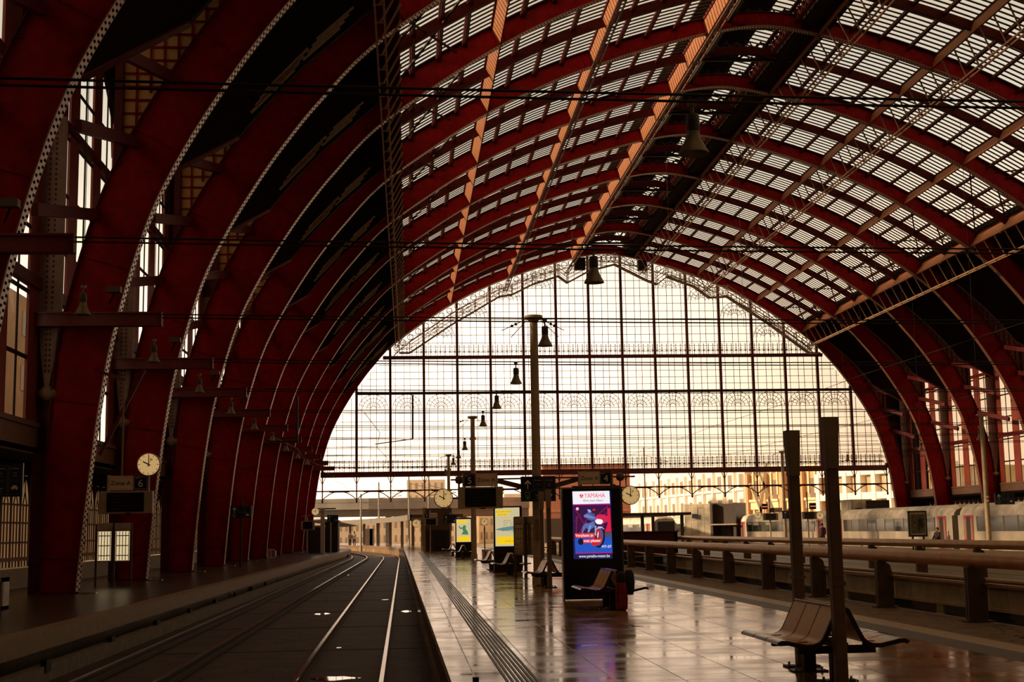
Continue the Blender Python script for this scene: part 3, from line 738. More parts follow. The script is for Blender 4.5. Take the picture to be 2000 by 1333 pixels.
fs = thing('void_fascia', 'row of beige concrete fascia panels on the far side of the open shaft', 'fascia')
for k in range(46):
    MB().b2((15.2, 10+k*1.5, -.66), (15.34, 10+k*1.5+1.48, .12)).build('panel', FASC, fs)
MB().b2((15.1, 10, .12), (15.5, 79, .17)).build('coping', KERB, fs)
MB().b2((15.06, 10, -.05), (15.2, 79, .02)).build('ledge', mat('brown steel', (.16, .085, .045), .45, metal=.4), fs)
o = MB().b2((15.34, -8, -.3), (34.2, 165, 0)).build('floor_right', mat('far platform paving', (.20, .15, .105), .5, scale=3)); tag(o, 'paved floor of the platforms beyond the open shaft', 'floor', **KW)
o = MB().b2((40.6, 40, -.3), (54, 160, 0)).build('floor_right', mat('far platform paving', (.2, .15, .1))); tag(o, 'paved floor along the right side wall', 'floor', **KW)
for i, y in enumerate((17.5, 23.5, 30.0, 38.5, 47)):
    o = MB().b2((15.28, y, -1.9), (15.36, y+.5, -.66)).build('wall_bracket', FASC); tag(o, 'beige pier under the fascia panels, %s from the viewer' % ORD[i], 'pier', 'piers under the fascia panels')
# ------------------------------------------------------------------ handrails
BRZ = mat('brown lacquered steel', (.66, .35, .12), .38, metal=.55, scale=3, var=.15)
BRD = mat('brown lacquered post', (.17, .105, .065), .5, metal=.2, scale=5)
def handrail(x, y0, n, st, label, gl):
    h = thing('handrail', label, 'handrail')
    z = 1.02; ya, yb = y0-2.0, y0+st*(n-1)+2.0
    k = ya
    while k < yb-.1:
        MB().tube((x, k+.006, z), (x, min(yb, k+6)-.006, z), .125, n=20).build('rail_tube', BRZ, h, True); k += 6
    prof = [(-.17, 0), (.16, 0), (.165, .62), (.10, .84), (.0, .9), (-.10, .93), (-.165, .90)]
    for i in range(n):
        y = y0+i*st
        mb = MB().xz([(x+a, b) for a, b in prof], y-.075, y-.015).xz([(x+a, b) for a, b in prof], y+.015, y+.075).b2((x-.14, y-.02, .05), (x+.14, y+.02, .8))
        p = mb.build('post', BRD, h)
        MB().box((x, y, .012), (.46, .26, .024)).build('base_plate', BRD, p)
    for i in range(n-1):
        y = y0+i*st
        MB().b2((x+.10, y+.08, .60), (x+.20, y+st-.08, .635)).build('mid_rail', BRZ, h)
        MB().b2((x+.13, y+.08, .22), (x+.15, y+st-.08, .235)).build('wire_rail', BRZ, h)
        if gl: MB().b2((x+.17, y+.12, .03), (x+.18, y+st-.12, .58)).build('glass_panel', glass('guard glass', (.86, .86, .83), .10), h)
    return h
handrail(9.5, 13.6, 18, 4.43, 'thick brown tube handrail on posts along the island platform', True)
handrail(16.1, 15.5, 17, 4.43, 'far brown tube handrail on posts beyond the open shaft', False)
# ------------------------------------------------------------------ benches
SEAT = mat('brown seat shell', (.88, .50, .15), .30, metal=.2, scale=14, var=.08)
STL = mat('brushed bench steel', (.58, .52, .45), .28, metal=.9, var=.06)
BLK = mat('dark bench frame', (.030, .019, .014), .5)
SP = [(.045, .785), (.075, .765), (.10, .715), (.165, .58), (.225, .465), (.265, .43), (.32, .41), (.40, .408), (.52, .432), (.61, .452), (.665, .452), (.695, .435), (.705, .415)]
def shell(sx, y0, y1, th=.016, a=0, b=None):
    P = [Vector((sx*x, z)) for x, z in SP[a:b]]
    T = []
    for i, p in enumerate(P):
        d = (P[min(i+1, len(P)-1)]-P[max(0, i-1)]).normalized(); n = Vector((d.y, -d.x))*sx*-1; T.append(p-n*th*(1))
    A = [(p.x, y0, p.y) for p in P]; B = [(p.x, y1, p.y) for p in P]; C = [(p.x, y1, p.y) for p in T]; D = [(p.x, y0, p.y) for p in T]
    return MB().slab(A, B, C, D)
def make_bench(label, x, y, n=3, w=.52, grp='back-to-back platform benches'):
    t = thing('platform_bench', label, 'bench', (x, y, 0), group=grp)
    L = n*w
    for sx in (-1, 1):
        for k in range(n):
            y0 = -L/2+k*w+.018; y1 = y0+w-.036
            s_ = shell(sx, y0, y1, a=0, b=9).build('seat', SEAT, t, True)
            shell(sx, y0, y1, .02, a=8).build('seat_edge', STL, s_, True)
        for yy in (-L/2-.008, L/2+.008):
            shell(sx, yy-.012, yy+.012, .045).build('end_rim', BLK, t, True)
        MB().tube((sx*.05, -L/2, .793), (sx*.05, L/2, .793), .012).build('top_rail', STL, t, True)
    for yy in (-L*.33, L*.33):
        MB().b2((-.42, yy-.04, .29), (.42, yy+.04, .37)).b2((-.42, yy-.035, .36), (-.30, yy+.035, .415)).b2((.30, yy-.035, .36), (.42, yy+.035, .415)).build('cross_beam', BLK, t)
        lg = MB().b2((-.07, yy-.05, .015), (.07, yy+.05, .30)).build('leg', BLK, t)
        MB().b2((-.2, yy-.09, 0), (.2, yy+.09, .016)).build('base_plate', BLK, lg)
        for q in (-.15, .15): MB().lathe([(0, .05), (.014, .05), (.014, .012)], (q, yy, 0), 8).build('bolt', STL, lg)
    MB().b2((-.05, -L/2, .36), (.05, L/2, .42)).build('spine', BLK, t)
    return t
b1 = make_bench('near back-to-back bench with brown seats between two tall posts', 4.55, 15.0)
for lab, x, y in (('back-to-back bench in front of the black advertising screen', 4.2, 28.6), ('bench beside the tall round mast with the direction sign', 4.05, 39.8), ('dark bench in front of the yellow and grey lit poster', 3.78, 50.6), ('bench partly hidden behind the left edge of the larger yellow poster', 3.5, 57.5), ('small bench in front of the green figure poster', 3.3, 82.0), ('farthest small bench left of the green figure poster', 3.05, 93.0)):
    dup(b1, (x, y, 0), lab)
# bench posts
POST = mat('grey brown post', (.24, .165, .11), .45, metal=.3, scale=6)
def bench_post(x, y, label, h=2.78, cap=True):
    t = thing('lamp_post', label, 'post', (x, y, 0), group='square posts beside benches')
    MB().b2((-.062, -.062, .02), (.062, .062, h-.55)).build('shaft', POST, t, bevel=.01)
    MB().xz([(-.062, h-.55), (.062, h-.55), (.085, h), (-.085, h)], -.08, .08).build('lamp_head', mat('lamp head grey', (.32, .23, .16), .5, scale=6), t, bevel=.006)
    MB().b2((-.075, -.075, 1.02), (.075, .075, 1.06)).build('collar', POST, t)
    fp = MB().b2((-.2, -.1, 0), (.2, .1, .02)).build('base_plate', BLK, t)
    for q in (-.15, .15): MB().lathe([(0, .06), (.014, .06), (.014, .012)], (q, 0, 0), 8).build('bolt', STL, fp)
    return t
bench_post(4.47, 14.1, 'tall square post at the near end of the nearest bench')
bench_post(4.62, 16.05, 'tall square post at the far end of the nearest bench')
bench_post(4.02, 38.9, 'square post at the near end of the bench beside the mast')
bench_post(4.0, 40.75, 'square post close in front of the round mast')
# ------------------------------------------------------------------ masts
MST = mat('cream grey mast paint', (.50, .37, .23), .5, scale=4)
def mast(x, y, h, label):
    t = thing('overhead_line_mast', label, 'mast', (x, y, 0), group='round masts carrying the overhead line')
    MB().tube((0, 0, 0), (0, 0, h-.12), .155, .125, 20).build('shaft', MST, t, True)
    MB().lathe([(0, h), (.28, h-.02), (.30, h-.10), (.2, h-.16), (.13, h-.2)], n=16).build('cap', MST, t, True)
    MB().tube((0, 0, 0), (0, 0, .35), .20, .18, 20).build('foot_sleeve', MST, t, True)
    for s in (-1, 1):
        mb = MB().tube((s*.2, 0, h-.12), (s*1.0, .3, h-.45), .012).tube((s*.2, 0, h-.14), (s*.75, -.3, h-.75), .012)
        for q in (.45, .6): mb.lathe([(0, -.05), (.045, -.03), (.045, .03), (0, .05)], (s*(.2+.8*q), .3*q, h-.12-.33*q), 8)
        mb.build('insulator_stay', IRON, t)
    return t
m1 = mast(4.03, 42.4, 8.4, 'tall round cream mast carrying the blue direction sign')
MB().b2((-.1, -.28, 1.35), (.1, -.14, 1.95)).build('control_box', mat('control box brown', (.25, .15, .09), .5), m1)
mast(3.77, 78, 8.2, 'round cream mast behind the platform 5 sign')
mast(3.6, 119, 8.3, 'thin far mast left of the platform 5 sign')
mast(33.6, 120, 8.3, 'thin mast on the far platform left of the nearest bench posts')
m5 = mast(34.15, 78.4, 8.05, 'round mast at the right edge of the picture')
# ------------------------------------------------------------------ signs, displays, clocks
BLUE = mat('sign navy enamel', (.012, .018, .042), .35)
NAVY2 = mat('sign blue field', (.014, .024, .06), .35)
GREY = mat('sign grey frame', (.46, .36, .27), .5)
CREAM = mat('sign cream enamel', (.92, .72, .54), .45, var=.05)
WHT = mat('sign white', (.95, .89, .78), .5, var=.03)
INK = mat('sign ink', (.03, .025, .025), .5)
SCR = mat('dark display glass', (.012, .012, .010), .12)
GRN = mat('sign green', (.22, .45, .12), .5)
def frame_line(mb, x0, x1, z0, z1, y, w):
    return mb.b2((x0, y, z0), (x1, y+.004, z0+w)).b2((x0, y, z1-w), (x1, y+.004, z1)).b2((x0, y, z0), (x0+w, y+.004, z1)).b2((x1-w, y, z0), (x1, y+.004, z1))
def zone_sign(x, y, z, num, label, flip=False, w=1.03, h=.40, parent=None):
    """cream Zone A plate and navy number plate side by side, facing the viewer"""
    t = thing('platform_sign', label, 'sign', (x, y, z), group='platform number and zone signs')
    nw = .37*w; a, b = (0, nw) if not flip else (w-nw, w)
    c, d = (nw, w) if not flip else (0, w-nw)
    p = MB().b2((a, -.04, 0), (b, .04, h)).build('number_plate', BLUE, t)
    frame_line(MB(), a+.02, b-.02, .02, h-.02, -.046, .012).build('border', GREY, p)
    text(num, h*.72, ((a+b)/2, -.045, h*.44), WHT, p, 'numeral')
    text('Spoor', h*.12, (a+.11, -.045, h*.84), WHT, p)
    q = MB().b2((c, -.04, 0), (d, .04, h)).build('zone_plate', CREAM, t)
    frame_line(MB(), c+.03, d-.03, .03, h-.03, -.046, .008).build('border', GREY, q)
    text('Zone A', h*.44, ((c+d)/2, -.045, h*.48), INK, q)
    MB().b2((-.03, -.05, -.03), (0, .05, h+.02)).b2((w, -.05, -.03), (w+.03, .05, h+.02)).build('end_frame', GREY, t)
    return t
def display(x, y, z, w, h, label, side=True):
    t = thing('departure_display', label, 'display board', (x, y, z), group='dark departure displays')
    MB().b2((0, -.12, 0), (w, .12, h)).build('housing', GREY, t, bevel=.01)
    MB().b2((w*.155, -.13, h*.08), (w*.845, -.12, h*.93)).build('screen', SCR, t)
    mb = MB()
    for k in range(5): mb.b2((w*.2, -.134, h*(.2+.15*k)), (w*(.5+.06*(k % 3)), -.13, h*(.2+.15*k)+.012))
    tag(mb.build('faint_text_row', mat('unlit text row', (.05, .05, .045), .5), t), kind='stuff')
    MB().b2((w*.5, -.14, -.02), (w*.6, -.1, .02)).build('sensor', INK, t)
    return t
FACE = mat('lit clock face', (.55, .42, .24), .4, emit=(1.0, .63, .25), estr=.36, var=.03)
def clock(x, y, z, r, label, arm=None):
    t = thing('station_clock', label, 'clock', (x, y, z), group='round station clocks')
    MB().lathe([(0, .09), (r*.98, .09), (r*1.04, .06), (r*1.04, -.06), (r, -.075), (r*.95, -.07), (r*.95, .02)], n=32, axis='Y').build('case', GREY, t, True)
    MB().lathe([(0, -.065), (r*.96, -.065), (r*.96, -.05)], n=32, axis='Y').build('dial', FACE, t)
    mb = MB()
    for k in range(12):
        a = k*math.pi/6; L = .16 if k % 3 == 0 else .12
        d = Vector((math.sin(a), 0, math.cos(a))); mb.bar(d*r*.9+Vector((0, -.07, 0)), d*r*(.9-L)+Vector((0, -.07, 0)), r*.05, .006, up=(0, 1, 0))
    mb.build('hour_mark', INK, t)
    for nm, a, L, w in (('hour_hand', math.radians(298), .55, .085), ('minute_hand', math.radians(2), .78, .06)):
        d = Vector((math.sin(a), 0, math.cos(a))); MB().bar(d*r*-.2+Vector((0, -.078, 0)), d*r*L+Vector((0, -.078, 0)), r*w*1.2, .006, up=(0, 1, 0)).build(nm, INK, t)
    a = math.radians(28); d = Vector((math.sin(a), 0, math.cos(a)))
    sh = MB().bar(d*r*-.2+Vector((0, -.085, 0)), d*r*.55+Vector((0, -.085, 0)), r*.03, .005, up=(0, 1, 0))
    sh.lathe([(r*.07, -.003), (r*.11, -.003), (r*.11, .003), (r*.07, .003)], tuple(d*r*.5+Vector((0, -.086, 0))), 12, 'Y')
    sh.build('second_hand', mat('red hand', (.3, .03, .02), .5), t)
    if arm: MB().bar((0, .03, 0), arm, .05, .05).build('bracket', IRON, t)
    return t
def arrow(mb, x, z, s, y):
    mb.xz([(x-.05*s, z-.5*s), (x+.05*s, z-.5*s), (x+.05*s, z+.2*s), (x+.3*s, z-.02*s), (x+.36*s, z+.1*s), (x, z+.5*s), (x-.36*s, z+.1*s), (x-.3*s, z-.02*s), (x-.05*s, z+.2*s)], y, y+.005)
    return mb
def bus(mb, x, z, s, y):
    mb.b2((x-.5*s, y, z-.2*s), (x+.5*s, y+.005, z+.1*s)).xz([(x-.36*s, z+.1*s), (x+.36*s, z+.1*s), (x+.26*s, z+.34*s), (x-.26*s, z+.34*s)], y, y+.005)
    mb.b2((x-.42*s, y, z-.34*s), (x-.24*s, y+.005, z-.2*s)).b2((x+.24*s, y, z-.34*s), (x+.42*s, y+.005, z-.2*s)); return mb
def direction_sign(x, y, z, w, h, label, simple=False, br=None, bl=.3):
    t = thing('direction_sign', label, 'direction sign', (x, y, z), group='navy direction signs')
    MB().b2((0, -.04, 0), (w, .04, h)).build('panel', BLUE, t)
    bx_ = w/2 if br is None else br-x
    MB().b2((bx_-.05, .03, h*.3), (bx_+.05, bl, h*.4)).b2((bx_-.05, .03, h*.65), (bx_+.05, bl, h*.75)).build('bracket', GREY, t)
    f = MB()
    for a, b, c, d in ((.37*w, .66*w, .49*h, .92*h), (.68*w, .97*w, .49*h, .92*h), (.05*w, .66*w, .06*h, .45*h), (.68*w, .97*w, .06*h, .45*h)): frame_line(f, a, b, c, d, -.046, .008*w)
    f.build('border', mat('pale blue border', (.16, .20, .26), .5), t)
    arrow(MB(), .2*w, .68*h, .26*w, -.046).build('arrow', WHT, t)
    ex = MB(); frame_line(ex, .12*w, .26*w, .14*h, .38*h, -.046, .022*w); ex.b2((.18*w, -.05, .07*h), (.20*w, -.045, .26*h)).xz([(.15*w, .14*h), (.23*w, .14*h), (.19*w, .06*h)], -.05, -.045); ex.build('exit_symbol', GRN, t)
    bus(MB(), .82*w, .27*h, .15*w, -.046).build('bus_symbol', WHT, t)
    if not simple:
        for k, (s, px, pz, sz) in enumerate((('Alle sporen', .5*w, .84*h, .045), ('Perrons', .5*w, .70*h, .03), ('1 - 14', .5*w, .62*h, .03), ('Alle uitgangen', .82*w, .84*h, .04), ('Koningin', .82*w, .70*h, .03), ('Centrum', .82*w, .62*h, .03), ('Uitgang', .48*w, .25*h, .05), ('Sortie', .48*w, .15*h, .05))):
            text(s, sz, (px, -.045, pz), WHT, t)
    return t
# central sign group on the first mast
YS1 = 42.0
def sx_(u): return at(u, 950, YS1).x
def sz_(u, v): return at(u, v, YS1).z
ga = thing('sign_gantry', 'brown double arm gantry on the round mast holding the platform 4 and 5 signs', 'gantry')
GA = mat('brown gantry steel', (.13, .085, .06), .5)
for u0, v0, u1, v1 in ((1054, 960, 972, 940), (1054, 958, 1130, 936)):
    MB().bar(at(u0, v0, YS1+.25), at(u1, v1, YS1+.25), .10, .15).build('arm', GA, ga)
MB().bar(at(880, 938, YS1+.25), at(1240, 931, YS1+.25), .05, .05).build('tie_bar', GA, ga)
for u, v in ((897, 938), (1211, 932)):
    MB().lathe([(0, -.14), (.10, -.1), (.14, 0), (.10, .1), (0, .14)], at(u, v, YS1+.25), 14).build('node', GA, ga, True)
    MB().bar(at(u, v, YS1+.25), at(u, v+26, YS1+.25), .04).build('hanger', GA, ga)
zone_sign(sx_(905), YS1, sz_(935, 951), '5', 'navy 5 and cream Zone A sign above the dark display')
zone_sign(sx_(1131), YS1, sz_(1160, 947), '4', 'cream Zone A and navy 4 sign above the black advertising screen', True)
display(sx_(894), YS1-.1, sz_(935, 994), sx_(981)-sx_(894), .66, 'grey framed dark display under the platform 5 sign')
clock(sx_(866), YS1, sz_(866, 974), .285, 'round clock left of the platform 5 display', (.45, .1, 0))
clock(sx_(1230), YS1, sz_(1230, 968), .285, 'round clock right of the black advertising screen', (-.5, .1, .35))
MB().b2((sx_(906), YS1+.06, sz_(906, 994)), (sx_(906)+.06, YS1+.12, sz_(906, 925))).b2((sx_(966), YS1+.06, sz_(966, 994)), (sx_(966)+.06, YS1+.12, sz_(966, 925))).b2((sx_(1133), YS1+.06, sz_(1133, 960)), (sx_(1133)+.06, YS1+.14, sz_(1133, 922))).b2((sx_(1193), YS1+.06, sz_(1193, 960)), (sx_(1193)+.06, YS1+.14, sz_(1193, 922))).build('sign_post', GA, ga)
direction_sign(sx_(1017), YS1, sz_(1050, 980), sx_(1085)-sx_(1017), .77, 'navy direction sign with white arrow fixed to the round mast', br=4.03, bl=.42)
# sign group over the left platform
YL = 35.0
zone_sign(at(212, 950, YL).x, YL, at(248, 958, YL).z, '6', 'dim Zone A sign with number 6 over the left platform', True, .98, .36)
display(at(195, 980, YL).x, YL-.05, at(248, 1004, YL).z, at(300, 980, YL).x-at(195, 980, YL).x, .56, 'dark display under the platform 6 sign')
clock(at(291, 908, YL).x, YL, at(291, 908, YL).z, .285, 'glowing round clock above the platform 6 sign', (0, .05, -.55))
sg = thing('sign_hanger', 'thin hanger rod with red diagonal brace above the platform 6 sign', 'hanger')
c = at(238, 930, YL); MB().tube((c.x, YL, c.z), (c.x, YL, 5.6), .022).build('rod', mat('ochre rod', (.32, .17, .08), .5), sg)
MB().bar((c.x, YL, 5.6), (-9.3, 41.3, 6.6), .07).build('top_arm', REDD, sg)
MB().bar(at(282, 722, 40.6), at(195, 890, 40.6), .12, .1).build('brace', REDD, sg)
for q in (-.35, .35): MB().bar((c.x+.05+q, YL+.02, c.z-.42), (c.x+.05+q, YL+.02, c.z+.02), .03).build('drop_bar', GREY, sg)
direction_sign(at(450, 1000, 70).x, 70, at(470, 1013, 70).z, 1.05, .62, 'dark direction sign between the left ribs', True)
direction_sign(at(-42, 960, 35).x, 35, at(20, 971, 35).z, 1.08, .84, 'dark direction sign cut off by the left edge of the picture')
# small sign groups farther away
clock(at(813, 1023, 113).x, 113, at(813, 1023, 113).z, .33, 'small bright clock left of the dark lift box', (.8, .1, 0))
display(at(828, 1020, 113).x, 113, at(828, 1027, 113).z, 1.15, .56, 'small display in front of the dark lift box')
zone_sign(at(829, 1005, 113).x, 113, at(829, 1012, 113).z, '5', 'small Zone A sign on the dark lift box', False, 1.05, .4)
direction_sign(at(866, 1015, 108).x, 108, at(866, 1023, 108).z, 1.05, .66, 'small direction sign right of the dark lift box', True)
clock(at(946, 1020, 100).x, 100, at(946, 1020, 100).z, .26, 'small clock between mast and larger yellow poster', (0, 0, -.8))
clock(at(616, 1000, 112).x, 112, at(616, 1000, 112).z, .30, 'small clock beside the white pillar on the left platform', (.4, 0, 0))
display(at(588, 1030, 112).x, 112, at(588, 1036, 112).z, 1.1, .72, 'dim display left of the white pillar')
direction_sign(at(639, 1015, 118).x, 118, at(639, 1021, 118).z, .95, .62, 'dark sign right of the white pillar', True)
direction_sign(at(1943, 975, 78).x, 78, at(1960, 986, 78).z, 1.18, .66, 'direction sign on the mast at the right edge', True, 34.15, .42)
direction_sign(at(1528, 1005, 119).x, 119, at(1540, 1014, 119).z, 1.25, .72, 'direction sign left of the nearest bench posts', True, 33.6, 1.0)
YR = 118.5
display(at(1490, 1010, YR).x, YR, at(1500, 1017, YR).z, 1.35, .62, 'display board on the far platform left of the bench posts')
clock(at(1480, 1007, YR).x, YR, at(1480, 1007, YR).z, .30, 'far clock left of the far platform display', (.5, 0, 0))
zone_sign(at(1503, 998, YR).x, YR, at(1503, 1002, YR).z, '3', 'far Zone A sign above the far platform display', False, 1.1, .42)
YR2 = 104
display(at(1566, 1008, YR2).x, YR2, at(1570, 1015, YR2).z, 1.15, .58, 'display board between the two bench posts')
clock(at(1601, 1008, YR2).x, YR2, at(1601, 1008, YR2).z, .30, 'far clock between the two bench posts', (-.5, 0, 0))
RL = lit('red led line', (1.0, .22, .12), 1.2)
for u, v, lab in ((1493, 990, 'small black box with red light line left of the bench posts'), (1587, 989, 'small black box with red light line between the bench posts')):
    c = at(u, v, YR2 if u > 1550 else YR); t = thing('signal_box', lab, 'signal box', tuple(c))
    MB().box((0, 0, 0), (.48, .3, .48)).build('housing', INK, t); MB().box((0, -.155, -.02), (.42, .01, .05)).build('light_line', RL, t); MB().bar((0, 0, -.24), (0, 0, -.8), .06).build('stem', GREY, t)
sp_ = thing('sign_support', 'slim posts carrying the signs on the far platform', 'sign post')
for u, y in ((1504, YR), (1578, YR2)): c = at(u, 1000, y); MB().tube((c.x, y+.1, 0), (c.x, y+.1, 4.2), .06).build('post', GREY, sp_)
sp_ = thing('sign_support', 'slim posts carrying the small signs beside the white pillar', 'sign post')
for u, y in ((600, 112.1), (646, 118.1)): c = at(u, 1000, y); MB().tube((c.x, y-.02, 0), (c.x, y-.02, 3.0), .06).build('post', GREY, sp_)
MB().bar((at(588, 1000, 112.1).x, 112.1, 3.0), (at(635, 1000, 112.1).x, 112.1, 3.35), .05).build('cross_bar', GREY, sp_)
sp_ = thing('sign_support', 'slim posts carrying the dark direction signs of the left platform', 'sign post')
for x, y in ((at(470, 1000, 70).x, 70.1), (at(-5, 1000, 35).x, 35.1)): MB().tube((x, y, 0), (x, y, 3.4), .05).build('post', IRON, sp_)
sp_ = thing('sign_support', 'slim posts carrying the small sign and clock beyond the mast', 'sign post')
for x, y, h in ((at(946, 1000, 100).x, 100.1, 1.9), (at(879, 1000, 108).x, 108.1, 3.1), (at(840, 1000, 113).x, 113.2, 3.4)): MB().tube((x, y, 0), (x, y, h), .05).build('post', GREY, sp_)
# ------------------------------------------------------------------ black advertising screen
tt = thing('advertising_totem', 'tall black advertising screen showing a rider on a motorcycle', 'advertising screen', (4.33, 31.85, 0))
W2, HT = .685, 2.60
MB().b2((-W2, -.02, .02), (W2, .32, HT)).build('casing', mat('black casing', (.006, .005, .006), .22, var=.05), tt, bevel=.02)
MB().b2((-W2-.035, .0, .0), (-W2, .3, HT)).b2((W2, .0, 0), (W2+.03, .3, HT)).build('side_trim', mat('dark brushed trim', (.22, .18, .15), .3, metal=.8), tt)
MB().b2((-.45, .02, HT), (W2, .3, HT+.05)).build('cap', mat('brown cap', (.14, .09, .06), .5), tt)
KX = 1.37/116.0
def ts(px, py):                                    # screen design units (0..1000 x 0..1333) -> casing front
    u, v = 1095+px*.12, 940+py*.12
    return ((u-1155.0)*KX, (1171.5-v)*KX)
scr = MB().xz([ts(*p) for p in ((165, 150), (810, 150), (810, 1260), (165, 1260))], -.03, -.02).build('screen', lit('screen black blue', (.012, .010, .06), 1.0), tt)
def E_(name, col, s=1.0): return lit(name, col, s*.78)
_lay = [0]
def sheet(name, pts, col, s=1.0):
    _lay[0] += 1; y = -.03-.0012*_lay[0]
    return MB().xz([ts(*p) for p in pts], y-.001, y).build(name, E_('screen %s' % name, col, s), scr)
def ell(cx, cy, rx, ry, n=24, a=0): 
    ca, sa = math.cos(a), math.sin(a)
    return [(cx+rx*math.cos(t*2*math.pi/n)*ca-ry*math.sin(t*2*math.pi/n)*sa, cy+rx*math.cos(t*2*math.pi/n)*sa+ry*math.sin(t*2*math.pi/n)*ca) for t in range(n)]
sheet('night backdrop', [(172, 375), (800, 375), (806, 830), (185, 930)], (.040, .008, .055))
for a, b, c, d, w in ((200, 430, 420, 800, 10), (760, 400, 560, 560, 14), (785, 470, 600, 620, 14), (300, 520, 200, 640, 8), (400, 600, 260, 860, 12), (230, 560, 215, 900, 14), (700, 560, 640, 820, 12)):
    L = math.hypot(c-a, d-b); nx, ny = -(d-b)/L*w/2, (c-a)/L*w/2
    sheet('red light beam', [(a+nx, b+ny), (c+nx, d+ny), (c-nx, d-ny), (a-nx, b-ny)], (.30, .01, .05))
sheet('red haze', ell(640, 610, 120, 75), (.62, .02, .08))
sheet('red glow pillar', [(745, 430), (790, 440), (800, 820), (690, 830), (740, 700)], (.72, .012, .05))
sheet('lamp disc', ell(245, 438, 24, 26), (1.0, .5, .6))
sheet('blue road', [(188, 930), (300, 880), (806, 830), (812, 1165), (195, 1165)], (.02, .085, .50))
sheet('grey kerb', [(690, 840), (806, 825), (808, 920), (690, 910)], (.07, .075, .13))
sheet('magenta line', [(195, 1158), (812, 1155), (812, 1172), (195, 1175)], (.42, .01, .20))
sheet('magenta line', [(172, 362), (795, 355), (796, 380), (172, 382)], (.22, .01, .20))
sheet('white header', [(168, 152), (784, 150), (790, 358), (172, 364)], (.86, .85, .90))
# machine and rider
sheet('rear tyre', ell(290, 975, 48, 55), (.01, .008, .02)); sheet('front tyre', ell(600, 910, 92, 172, a=.12), (.012, .008, .03)); sheet('tyre rim shade', ell(585, 900, 78, 150, a=.12), (.10, .08, .20)); sheet('front wheel', ell(560, 900, 60, 128, a=.12), (.55, .01, .03)); sheet('wheel hub', ell(560, 895, 34, 85, a=.12), (.05, .02, .06)); sheet('brake disc', ell(575, 870, 12, 55, a=.12), (.75, .65, .60))
sheet('red tyre edge', ell(520, 1010, 60, 40), (.55, .02, .03))
sheet('engine', [(330, 830), (520, 700), (535, 850), (420, 910)], (.02, .02, .06)); sheet('tank', [(400, 690), (520, 640), (530, 730), (440, 790), (395, 760)], (.10, .16, .42))
sheet('rider leg', [(330, 720), (395, 660), (410, 720), (350, 790), (320, 850), (295, 850)], (.10, .14, .40)); sheet('shin', [(400, 820), (450, 700), (470, 720), (430, 830)], (.20, .28, .62))
sheet('rider torso', [(350, 545), (430, 490), (530, 560), (545, 620), (480, 640), (420, 620)], (.08, .10, .32)); sheet('sleeve', [(345, 545), (400, 530), (500, 570), (540, 590), (520, 610), (420, 590), (355, 580)], (.16, .22, .50))
sheet('glove', [(405, 450), (455, 455), (480, 500), (430, 500)], (.30, .38, .72)); sheet('neck shade', [(470, 490), (530, 510), (530, 550), (480, 540)], (.05, .09, .22)); sheet('helmet', ell(525, 478, 52, 45), (.05, .01, .03)); sheet('helmet stripe', [(490, 450), (530, 440), (545, 470), (500, 478)], (.55, .02, .05)); sheet('visor', [(535, 490), (575, 485), (570, 515), (540, 520)], (.02, .02, .05))
sheet('fork', [(525, 720), (550, 720), (545, 880), (520, 880)], (.35, .32, .55)); sheet('mudguard', [(540, 790), (580, 735), (640, 735), (690, 790), (640, 760), (580, 765)], (.52, .50, .72)); sheet('fairing', [(525, 640), (570, 600), (640, 660), (640, 700), (560, 690)], (.55, .55, .80)); sheet('headlight', ell(600, 655, 62, 42), (1.0, .92, .96)); sheet('mirror', [(690, 600), (740, 640), (735, 650), (690, 615)], (.25, .05, .12))
sheet('red banner', [(192, 842), (520, 838), (524, 905), (194, 912)], (.80, .035, .03)); sheet('red banner', [(320, 940), (630, 935), (632, 995), (328, 1000)], (.80, .035, .03))
# lettering on the screen
def tscr(s, px, py, size, col, sx=1.0, **k):
    x, z = ts(px, py); return text(s, size*.12*KX, (x, -.095, z), E_('letters %s' % str(col), col), scr, 'lettering', sx=sx, **k)
tscr('YAMAHA', 532, 228, 108, (.75, .012, .05), sx=.78); tscr('Revs your Heart', 500, 305, 58, (.16, .13, .15), shear=.35, sx=.86)
x, z = ts(312, 228)
lg = MB().lathe([(0, -.0015), (.046, -.0015), (.046, .0015)], (x, -.095, z), 24, 'Y').build('round_emblem', E_('emblem red', (.75, .012, .05)), scr)
mb = MB()
for k in range(3):
    a = math.radians(90+120*k); d = Vector((math.cos(a), 0, math.sin(a))); mb.bar(Vector((x, -.099, z)), Vector((x, -.099, z))+d*.043, .007, .002, up=(0, 1, 0))
    for q in (-.3, .3):
        d2 = Vector((math.cos(a+q), 0, math.sin(a+q))); mb.bar(Vector((x, -.099, z))+d2*.02, Vector((x, -.099, z))+d2*.04, .004, .002, up=(0, 1, 0))
mb.build('tuning_fork_mark', E_('emblem white', (.86, .85, .9)), scr)
tscr('Verplaats je', 345, 876, 62, (.95, .95, .97)); tscr('met plezier', 475, 965, 62, (.95, .95, .97)); tscr('MT-07', 710, 1065, 60, (.95, .95, .97)); tscr('www.yamaha-motor.be', 505, 1215, 66, (.92, .92, .97), sx=.82)
